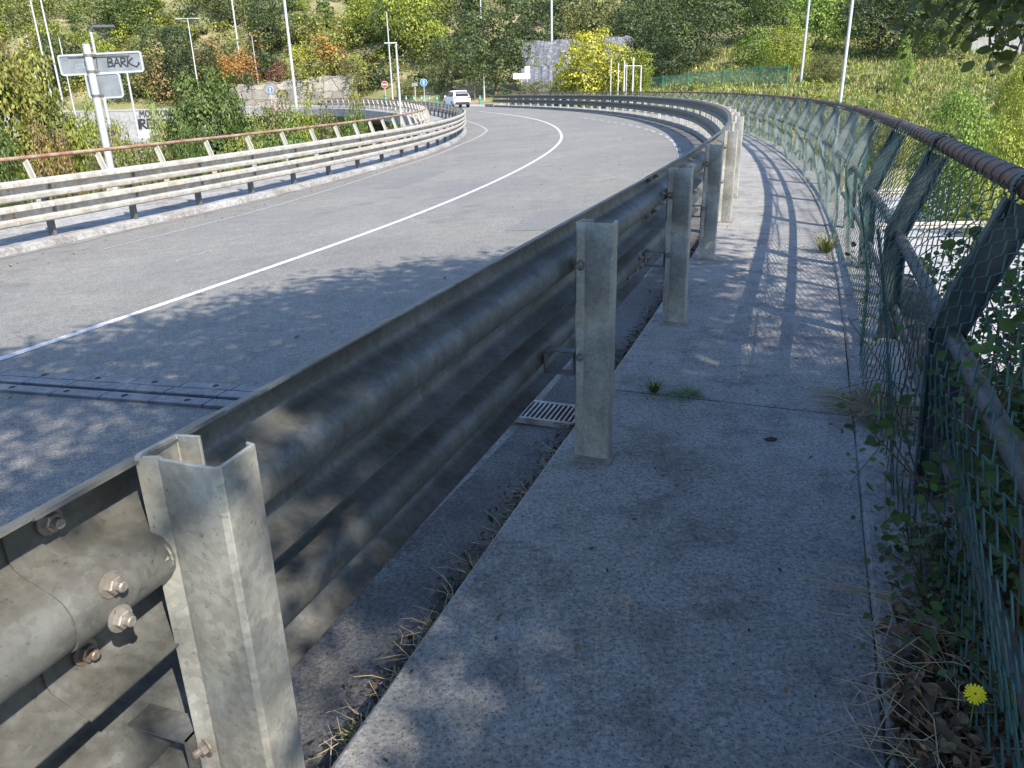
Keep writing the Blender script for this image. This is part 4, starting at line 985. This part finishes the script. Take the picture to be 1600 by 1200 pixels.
b.box((-1.2, .06, tz+.92), (4.6, .1, .07)); b.build('balustrade', M['white_post'], hs)
# street plate, white car
def car():
    loc = P(86.3, -2.35, 0); loc.z = zr(86.3, -2.35)+.005; s = 86.3
    root = empty('car', loc, azim(s)-R(5), 'white compact SUV seen from behind at the far end of the road', 'car')
    paint = plain('white_car_paint', (.82, .82, .81), .28, 0, .02); glass = plain('car_glass', (.02, .024, .03), .08, 0, .05); blk = plain('car_trim', (.02, .02, .022), .5)
    # lofted body: rows along y (rear -2.15 .. front 2.15): (y, half width low, half width belt, z low, z belt, half width top, z top)
    st = [(-2.15, .74, .80, .48, .82, .76, .90), (-2.08, .84, .88, .34, .88, .80, 1.02), (-1.9, .88, .90, .30, .98, .66, 1.38), (-1.6, .89, .91, .28, 1.0, .62, 1.56), (-.7, .90, .92, .26, 1.0, .64, 1.62), (.1, .90, .92, .26, .99, .64, 1.60), (.55, .90, .91, .26, .98, .62, 1.50), (1.15, .90, .90, .27, .97, .68, 1.06), (1.75, .88, .88, .29, .92, .70, .97), (2.1, .80, .80, .35, .78, .66, .84), (2.18, .70, .70, .44, .66, .6, .70)]
    vs = []; fs = []
    for y, wl, wb, zl, zb, wt_, zt in st:
        vs += [(-wl*.92, y, zl), (-wl, y, zl+.14), (-wb, y, zb-.12), (-wb*.97, y, zb), (-wt_, y, zt-.05), (-wt_*.86, y, zt), (wt_*.86, y, zt), (wt_, y, zt-.05), (wb*.97, y, zb), (wb, y, zb-.12), (wl, y, zl+.14), (wl*.92, y, zl)]
    n = 12
    for i in range(len(st)-1):
        for j in range(n): fs.append((i*n+j, i*n+(j+1) % n, (i+1)*n+(j+1) % n, (i+1)*n+j))
    fs += [tuple(range(n))[::-1], tuple((len(st)-1)*n+j for j in range(n))]
    body = MB().add(vs, fs).build('body', paint, root, smooth=True, bevel=.01)
    g = MB()   # rear screen
    g.add([(-.70, -2.10, 1.06), (.70, -2.10, 1.06), (.60, -1.84, 1.47), (-.60, -1.84, 1.47)], [(0, 1, 2, 3)]); g.build('rear_window', glass, root)
    for sx in (-1, 1):
        q = lambda y, z, wb, zb, wt_, zt: (sx*((wb*.97)+(wt_-wb*.97)*((z-zb)/(zt-.05-zb))+.012), y, z)
        for pts in ([(-1.72, 1.06), (-1.0, 1.05), (-1.0, 1.48), (-1.45, 1.44)], [(-.94, 1.05), (-.1, 1.05), (-.1, 1.50), (-.94, 1.50)], [(-.04, 1.05), (.85, 1.04), (.45, 1.42), (-.04, 1.50)]):
            MB().add([q(y, z, .92, 1.0, .64, 1.6) for y, z in pts], [(0, 1, 2, 3)] if sx > 0 else [(3, 2, 1, 0)]).build('side_window', glass, root)
        for wy in (-1.32, 1.36):
            wh = MB().tube([(sx*.70, wy, .33), (sx*.90, wy, .33), (sx*.915, wy, .33)], [.34, .34, .30], 22).build('wheel', blk, root, smooth=True)
            MB().tube([(sx*.90, wy, .33), (sx*.922, wy, .33)], [.21, .19], 14).build('rim', M['rim'], wh)
        MB().box((sx*.70, -2.10, .94), (.30, .12, .13)).build('tail_light', M['red'], root, bevel=.02)
        MB().box((sx*1.0, .62, 1.06), (.18, .12, .14)).build('mirror', paint, root, bevel=.03)
    MB().box((0, -2.13, .44), (1.5, .12, .22)).build('bumper', blk, root, bevel=.03)
    MB().box((0, -2.175, .72), (.52, .03, .12)).build('number_plate', M['white'], root)
    MB().box((0, -1.78, 1.575), (1.16, .22, .04)).build('spoiler', paint, root, bevel=.01)
    MB().add([(.60, .62, 1.50), (-.60, .62, 1.50), (-.72, 1.16, 1.07), (.72, 1.16, 1.07)], [(0, 1, 2, 3)]).build('windscreen', glass, root)
car()
# street kerb island edge and low pale block at the barrier's end
end = MB(); p = P(RE+.9, .6, 0)
end.box((p.x-.2, p.y, -.02), (1.6, 1.8, .24), azim(RE)); structure(end.build('kerb_island', M['kerb']))

# ---------------------------------------------------------------- the shading tree beyond the right fence
def shade_tree():
    rng = np.random.default_rng(77); cl = []
    d = np.array([.585, -.906, 1.0])
    while len(cl) < 3600:
        s = rng.uniform(-7.5, 7.6); o_ = rng.uniform(-5.2, 5.5)
        u = (s+.1)/(6.4 if o_ > -.3 else 7.6); v = (o_-.6)/(5.5 if o_ < .6 else 4.9); rr = (abs(u)**2.4+abs(v)**2.2)
        if rr > 1: continue
        dens = min(1, (1-rr)*4.5+.10)
        if s < 2.2 and o_ < -1.6: dens *= .55
        if -2.2 < s < 1.0 and -1.9 < o_ < .1: dens *= .05
        if o_ > .5 or s > 1.5: dens = min(1, dens*1.35)
        if 3.0 < s < 6.4 and 0 < o_ < 1.2: dens *= .34
        if rng.random() > dens: continue
        g = P(s, o_); z = rng.uniform(4.0, 7.6)
        cl.append((g.x+d[0]*z, g.y+d[1]*z, z))
    while len(cl) < 4900:
        s = rng.uniform(1.2, 5.4); o_ = rng.uniform(-2.1, -.1)
        if o_ < -1.5 and rng.random() < .6: continue
        g = P(s, o_); z = rng.uniform(4.2, 7.4); cl.append((g.x+d[0]*z, g.y+d[1]*z, z))
    while len(cl) < 6100:
        s = rng.uniform(-3.5, 3.5); o_ = rng.uniform(.42, 2.6); g = P(s, o_); z = rng.uniform(4.2, 7.4); cl.append((g.x+d[0]*z, g.y+d[1]*z, z))
    cl = np.array(cl); per = 26
    C = np.repeat(cl, per, 0)+rng.normal(0, 1, (len(cl)*per, 3))*np.array([.26, .26, .16])
    V, F = leaf_quads(C, np.tile([0, 0, 1.0], (len(C), 1)), .105, .62, .55, rng)
    root = empty('shade_tree', (7.2, -3.6, gz(7.2, -3.6)), 0, 'broadleaf tree beyond the right fence whose twigs hang into the upper right corner', 'tree')
    V = V-np.array(root.location)
    c = link('crown', npmesh('crown', V, F), M['leaf'], root); c.color = (.06, .10, .03, 1)
    b = MB(); L0 = root.location; rn = random.Random(3)
    b.tube([(0, 0, -.5), (-.1, .1, 1.5), (-.3, .3, 3.2), (-.7, .5, 5.0)], [.26, .2, .17, .12], 12)
    low = [c_ for c_ in cl if so(c_[0]-d[0]*c_[2], c_[1]-d[1]*c_[2])[0] < 3.5][::37]
    for k in range(22):
        q = Vector(low[rn.randrange(len(low))])-L0; s_ = Vector((-.2-.02*k, .2+.01*k, 2.6+.1*k)); mid = s_.lerp(q, .5)+Vector((0, 0, .35)); b.tube([s_, mid, q], [.07, .045, .015], 7)
    b.build('trunk', M['bark'], root, smooth='all')
    # low drooping twigs that reach into view
    tw = MB(); LC = []; LN = []
    def twig(p0, p1, n, sag=.1):
        p0, p1 = Vector(p0), Vector(p1); mid = p0.lerp(p1, .5)+Vector((0, 0, sag)); tw.tube([p0-L0, mid-L0, p1-L0], [.009, .006, .003], 6)
        for k in range(n):
            t = 1.04-abs(rn.gauss(0, .24)); q = p0.lerp(p1, t)+Vector((0, 0, sag*4*t*(1-t)*.5)); LC.append(q+Vector((rn.gauss(0, .06), rn.gauss(0, .06), rn.gauss(-.01, .045)))); LN.append((rn.gauss(0, .5), rn.gauss(-.6, .4), .6))
    W = lambda px, py, dd: at(px, py, dd)
    hub = W(1640, -120, 4.6); b2_ = MB()
    tw.tube([Vector((6.4, -2.8, gz(7.2, -3.6)+4.2))-L0, Vector((5.2, 1.2, 3.6))-L0, W(1720, -200, 4.4)-L0], [.07, .045, .022], 8)
    for px, py, dd, n in ((1560, 10, 4.6, 22), (1600, 60, 4.4, 20), (1500, 20, 4.9, 20), (1440, 60, 5.0, 16), (1395, 40, 5.1, 10), (1580, 100, 4.4, 9), (1560, 92, 4.6, 9), (1455, 85, 5.0, 9), (1620, 20, 4.2, 20), (1530, -10, 4.7, 22), (1470, 15, 4.8, 14), (1600, 130, 4.3, 7), (1575, 45, 4.6, 26), (1525, 45, 4.8, 20), (1480, 70, 4.9, 14), (1420, 20, 5.0, 12), (1540, 105, 4.4, 10), (1590, 20, 4.4, 26), (1450, 40, 5.2, 16), (1500, 60, 5.1, 16), (1555, 70, 4.7, 18)):
        twig(W(1660+(px-1500)*.5, -150, dd), W(px, py, dd), n)
    V, F = oval_leaves(np.array(LC), np.array(LN), .075, .62, .5, rng); c2 = link('twig_leaves', npmesh('twig_leaves', V-np.array(L0), F), M['leaf'], root); c2.color = (.085, .11, .03, 1)
    tw.build('twigs', M['bark'], root, smooth='all')
shade_tree()

# ---------------------------------------------------------------- growth and litter along the right fence
def soil_bank():
    xs = np.linspace(-3.5, 6.0, 96); V = []; F = []
    os_ = np.linspace(.98, 5.2, 42); rg = np.random.default_rng(3)
    for s in xs:
        for o_ in os_:
            edge = max(0, (o_-1.04)); h = .03+.05*min(1, edge*3)-max(0, o_-1.7)*.28+rg.normal(0, .008)+.025*math.sin(s*4+o_*6)
            fade = min(1, max(0, (1.9-s)/.9)); left = min(1, max(0, (o_-1.0-.06*math.sin(s*5))/.10))
            p = P(s, o_, -.04+(h+.04)*fade*left if o_ < 1.6 else h-(1-fade)*min(1.2, .25+(o_-1.6)*.6)); V.append(p)
    n = len(os_); F = [(i*n+j, (i+1)*n+j, (i+1)*n+j+1, i*n+j+1) for i in range(len(xs)-1) for j in range(n-1)]
    me = npmesh('soil_bank', np.array(V), np.array(F)); o = structure(link('soil_bank', me, M['soil']))
soil_bank()
def litter(name, n, f, label, sizes=(.02, .055), cols=((.16, .11, .07), (.24, .19, .13), (.10, .07, .05), (.30, .26, .20), (.20, .12, .08)), seed=8):
    rg = np.random.default_rng(seed); C = np.array([f(rg) for _ in range(n)]); sz = rg.uniform(*sizes, n)
    V, F = oval_leaves(C, np.tile([0, 0, 1.], (n, 1)), sz, .5, .45, rg); ti = np.repeat(np.array(cols)[rg.integers(0, len(cols), n)]*rg.uniform(.6, 1.2, (n, 1)), 9, 0)
    return tag(link(name, npmesh(name, V, F, ti), M['woodleaf']), label, 'litter', kind='stuff')
def lit_pt(rg):
    while True:
        s = rg.uniform(-.9, 1.4); o_ = .93+rg.beta(1.2, 2.2)*1.0
        if o_ < 1.04 and (rg.random() > .3 or s > .7): continue
        if s > .95 and rg.random() > .3: continue
        return P(s, o_, (.012 if o_ < 1.06 else .055)+rg.uniform(0, .03)-max(0, o_-1.6)*.25)
litter('leaf_litter', 6500, lit_pt, 'brown dead leaves and twigs heaped under the near fence')
def stalks(name, n, f, label, cat='litter', seed=4, r=.0014, L=(.08, .26), mt='stalk', flat=.12, kind='stuff'):
    rn = random.Random(seed); b = MB()
    for _ in range(n):
        p = f(rn); a = rn.uniform(0, 6.28); l = rn.uniform(*L); d = Vector((math.cos(a), math.sin(a), rn.uniform(-.05, flat)))*l; k = Vector((rn.gauss(0, .1), rn.gauss(0, .1), rn.uniform(0, .12)))*l
        b.tube([p, p+d*.5+k, p+d], [r, r, r*.6], 4)
    o = b.build(name, M[mt]); return tag(o, label, cat, kind=kind)
stalks('dry_stalks', 520, lambda rn: P(rn.uniform(-.4, 1.35), rn.uniform(.99, 1.5), rn.uniform(.03, .09)), 'dry straw stalks strewn over the litter under the fence')
def grit_pt(rg): s = rg.uniform(-1, 9); return P(s, -.150-abs(rg.normal(0, .06)), -.135+rg.uniform(-.005, .014))
litter('gutter_debris', 8500, grit_pt, 'dark crumbs of soil and dead leaves along the gutter', (.007, .030), ((.05, .037, .026), (.09, .065, .042), (.15, .115, .07), (.06, .05, .04)), 12)
stalks('gutter_straw', 420, lambda rn: P(rn.choice((rn.gauss(.5, .25), rn.gauss(.9, .2), rn.gauss(-.1, .3), rn.gauss(1.7, .3))), -.15-abs(rn.gauss(0, .035)), -.14+rn.uniform(0, .02)), 'dry grass stems lying in the gutter beside the walkway', 'litter', 6, .0013, (.04, .13), flat=.5)
# mound of dirt along the walkway edge
b = MB(); b.sweep(-3, 7, lambda s: [(-.139, -.085+.018*math.sin(s*5.3)+.012*math.sin(s*11)), (-.165-.02*math.sin(s*3.7)-.012*math.sin(s*13), -.130+.008*math.sin(s*9)), (-.215-.035*math.sin(s*2.1)-.03*math.sin(s*7)-.02*math.sin(s*17), -.1495)], .03, closed=False, jit=.011); structure(b.build('gutter_dirt', M['soil']))
def tuft(name, loc, n, h, cols, label, cat, spread, seed, flat=False, group=None):
    rg = np.random.default_rng(seed); V = []; F = []; TT = []
    for k in range(n):
        a = rg.uniform(0, 6.28); r0 = rg.uniform(0, spread*.35); p = np.array([math.cos(a)*r0, math.sin(a)*r0, 0]); hh = h*rg.uniform(.5, 1.2); le = rg.uniform(.4, 1.6)*spread*(1.6 if flat else 1); wd = rg.uniform(.0015, .0035)
        t = np.array([-math.sin(a), math.cos(a), 0])*wd; e1 = p+np.array([math.cos(a)*le*.45, math.sin(a)*le*.45, hh*(.8 if not flat else .6)]); e2 = p+np.array([math.cos(a)*le, math.sin(a)*le, hh*(1 if not flat else .25)])
        i = len(V); V += [p-t, p+t, e1+t, e1-t, e2]; F += [(i, i+1, i+2, i+3), (i+3, i+2, i+4, i+4)]; c = np.array(cols[rg.integers(len(cols))])*rg.uniform(.7, 1.2); TT += [c]*5
    me = bpy.data.meshes.new(name); me.from_pydata([tuple(v) for v in V], [], [tuple(dict.fromkeys(q)) for q in F]); at_ = me.attributes.new('tint', 'FLOAT_COLOR', 'POINT'); at_.data.foreach_set('color', np.c_[np.array(TT), np.ones(len(TT))].astype(np.float32).ravel())
    o = link(name, me, M['woodleaf']); o.location = loc; return tag(o, label, cat, group)
straw = ((.42, .34, .20), (.34, .27, .16), (.26, .21, .13)); grn = ((.06, .14, .03), (.09, .17, .04), (.12, .18, .05))
gp_ = lambda px, py: EYE+ray(px, py)*(-(1.4)/ray(px, py).z)
tuft('grass_tuft', gp_(1022, 613)+Vector((0, 0, .002)), 70, .05, grn, 'small green grass tuft in the walkway joint beside the second post', 'grass tuft', .05, 1)
tuft('moss_strip', gp_(1075, 617), 60, .012, grn, 'low moss growing along the joint across the walkway', 'moss', .09, 2)
tuft('dry_grass', gp_(1375, 648)+Vector((0, 0, .01)), 170, .05, straw, 'clump of dry straw grass lying at the fence foot beyond the joint', 'dry grass', .16, 3, True)
tuft('grass_tuft', gp_(1290, 395)+Vector((0, 0, .01)), 150, .14, grn+straw[:1], 'green weedy tuft at the fence foot where shade meets sun', 'grass tuft', .14, 4)
tuft('dry_grass', gp_(1345, 625)+Vector((0, 0, .01)), 70, .03, straw, 'flattened straw on the walkway edge left of the dry clump', 'dry grass', .12, 5, True)
for k, (s, lab) in enumerate(((.52, 'pale straw tuft in the gutter nearest the first post'), (.95, 'pale straw tuft halfway along the visible gutter'), (-.05, 'straw tuft in the gutter at the bottom edge'), (1.25, 'small straw tuft farthest along the dirt strip'))):
    tuft('dry_grass', P(s, -.165, -.12), 55, .05, straw+(grn[0],), lab, 'dry grass', .05, 10+k)
tuft('weed', gp_(1580, 1165)+Vector((0, 0, .05)), 80, .10, grn, 'green weed at the bottom right corner under the flower', 'weed', .09, 20)
for k in range(10):
    q = P(2.783+random.uniform(-.003, .003), .12+k*.085, 0); 
    b = MB()
# stone lump, pebbles
def lump(name, loc, sz, label, mt, seed, cat='stone', group=None):
    rn = random.Random(seed); b = MB(); vs = []; fs = []; n, m_ = 9, 6
    for i in range(m_+1):
        t = math.pi*i/m_
        for j in range(n):
            a = 2*math.pi*j/n; q = 1+rn.uniform(-.22, .22); vs.append((math.sin(t)*math.cos(a)*sz[0]*q, math.sin(t)*math.sin(a)*sz[1]*q, math.cos(t)*sz[2]*q+sz[2]*.7))
    for i in range(m_):
        for j in range(n): fs.append((i*n+j, (i+1)*n+j, (i+1)*n+(j+1) % n, i*n+(j+1) % n))
    o = b.add(vs, fs).build(name, mt); o.location = loc; return tag(o, label, cat, group)
lump('stone', gp_(1356, 580), (.045, .035, .022), 'pale lump of broken concrete on the walkway edge', M['pale'], 3)
for k, (px, py, sz, lab) in enumerate(((1204, 687, .028, 'dark lump of dirt in the middle of the walkway'), (1245, 560, .010, 'tiny dark pebble near the walkway edge'), (1298, 663, .011, 'tiny dark pebble before the dry grass'), (1183, 610, .008, 'tiny dark pebble by the walkway joint'))):
    lump('dirt_clod', gp_(px, py), (sz, sz*.7, sz*.18), lab, M['soil'], 30+k, 'clod')
for k, (px, py) in enumerate(((1305, 906), (1110, 760), (1000, 980), (1240, 1010), (1180, 870))):
    lump('pebble', gp_(px, py), (.005, .004, .003), 'tiny pale pebble on the shaded walkway', M['pale'], 50+k, 'pebble', 'pebbles on the walkway')
# yellow flower
fp = Vector((.955, 1.265, .195)); g0 = Vector((fp.x+.03, fp.y+.03, .03))
fl = empty('dandelion', g0, 0, 'bright yellow dandelion in the litter at the bottom right', 'flower')
MB().tube([(0, 0, 0), (-.012, -.01, (fp.z-g0.z)*.6), tuple(fp-g0)], [.0018, .0016, .0016], 6).build('stem', plain('flower_stem', (.12, .2, .06), .6), fl)
b = MB(); nrm = (EYE-fp).normalized(); nrm = (nrm+Vector((0, 0, .6))).normalized(); ta = nrm.cross(Vector((0, 0, 1))).normalized(); tb = nrm.cross(ta); c0 = fp-g0
for ring, (rad, n, lift) in enumerate(((.0215, 19, .001), (.0155, 14, .004), (.009, 9, .006))):
    for k in range(n):
        a = 2*math.pi*(k+.5*ring)/n+random.uniform(-.07, .07); d = ta*math.cos(a)+tb*math.sin(a); e = -ta*math.sin(a)+tb*math.cos(a); q = c0+nrm*lift; r_ = rad*random.uniform(.9, 1.08)
        b.add([q+d*.002, q+d*r_*.7+e*.0026, q+d*r_+e*.0016+nrm*.001, q+d*r_-e*.0016+nrm*.001, q+d*r_*.7-e*.0026], [(0, 1, 2, 3, 4)])
b.build('petals', plain('dandelion_yellow', (.90, .74, .01), .6, 0, .06, 90), fl)
# brambles climbing through the fence
def bramble(label, s0, s1, o0, o1, h, n, leaves, seed, col, size=.046, zlo=0.05, sp=.2):
    rn = random.Random(seed); rg = np.random.default_rng(seed); base = P((s0+s1)/2, (o0+o1)/2, 0); root = empty('bramble', base, 0, label, 'bramble')
    b = MB(); LC = []
    for k in range(n):
        p = P(rn.uniform(s0, s1), rn.uniform(o0, o1), 0); q = p+Vector((max(-1.3*sp, rn.gauss(-.1*sp, sp)), rn.gauss(0, sp*1.1), h*rn.uniform(.35, 1.05))); mid = p.lerp(q, .55)+Vector((rn.gauss(0, sp*.5), rn.gauss(0, sp*.5), .12*min(1, h*3))); pts = [p, mid, q, q+Vector((rn.gauss(-.1*sp, sp*.45), rn.gauss(-.1*sp, sp*.45), rn.uniform(-.12, .02)*min(1, h*3)))]
        b.tube([v-base for v in pts], [.0035, .0028, .002, .0012], 5)
        for _ in range(leaves):
            t = rn.uniform(.1, 3); i = min(2, int(t)); v = pts[i].lerp(pts[i+1], t-i); LC.append(v+Vector((rn.gauss(0, .045), rn.gauss(0, .045), rn.gauss(0, .035))))
    b.build('stems', plain('bramble_stem', (.13, .09, .06), .7), root)
    C = np.array(LC)-np.array(base); C = C[C[:, 2] > zlo-.04]
    V, F = oval_leaves(C, np.tile([-.45, -.35, .8], (len(C), 1)), rg.uniform(size*.45, size*1.1, len(C)), .66, .5, rg); c = link('leaves', npmesh('leaves', V, F), M['leaf'], root); c.color = (*col, 1)
bramble('dense bramble spilling through the near fence at the right edge', 1.0, 1.9, 1.32, 1.85, .8, 100, 34, 5, (.06, .115, .036), .040)
bramble('low ivy patch at the foot of the near leaning post', 1.05, 1.7, 1.15, 1.34, 0.16, 60, 14, 26, (.06, .11, .04), .032, 0.05, .07)
bramble('thin leafy vine climbing the second fence panel', 1.9, 3.2, 1.22, 1.42, .72, 18, 8, 7, (.08, .15, .04), .042)
bramble('dark bramble heap outside the fence at the bottom right', -1.0, .5, 1.72, 2.3, .62, 60, 30, 9, (.05, .10, .03), .042)
bramble('tall bramble hanging behind the near fence panel', 1.1, 2.9, 1.42, 2.1, 1.0, 150, 40, 14, (.055, .105, .032), .042, -.3)
bramble('leafy creeper over the bank below the second fence panel', 2.3, 5.2, 1.7, 3.2, .35, 150, 34, 15, (.065, .125, .035), .05, -.8)
litter('scattered_bits', 260, lambda rg: P(rg.uniform(-.5, 11), min(1.0, max(-.1, rg.beta(.7, .7)*1.12-.11)), .004), 'tiny dead leaf bits scattered on the concrete walkway', (.006, .022), ((.10, .07, .045), (.20, .15, .09), (.07, .055, .04)), 44)
litter('road_litter', 420, lambda rg: (lambda s, o: P(s, o, zr(s, o)+.006))(rg.uniform(2, 26), -.6-rg.gamma(1.2, 2.0) if rg.random() < .4 else loff(9)+.8+abs(rg.normal(0, .5))), 'fallen leaf bits lying on the asphalt', (.02, .05), ((.20, .15, .07), (.30, .26, .10), (.12, .09, .05)), 45)
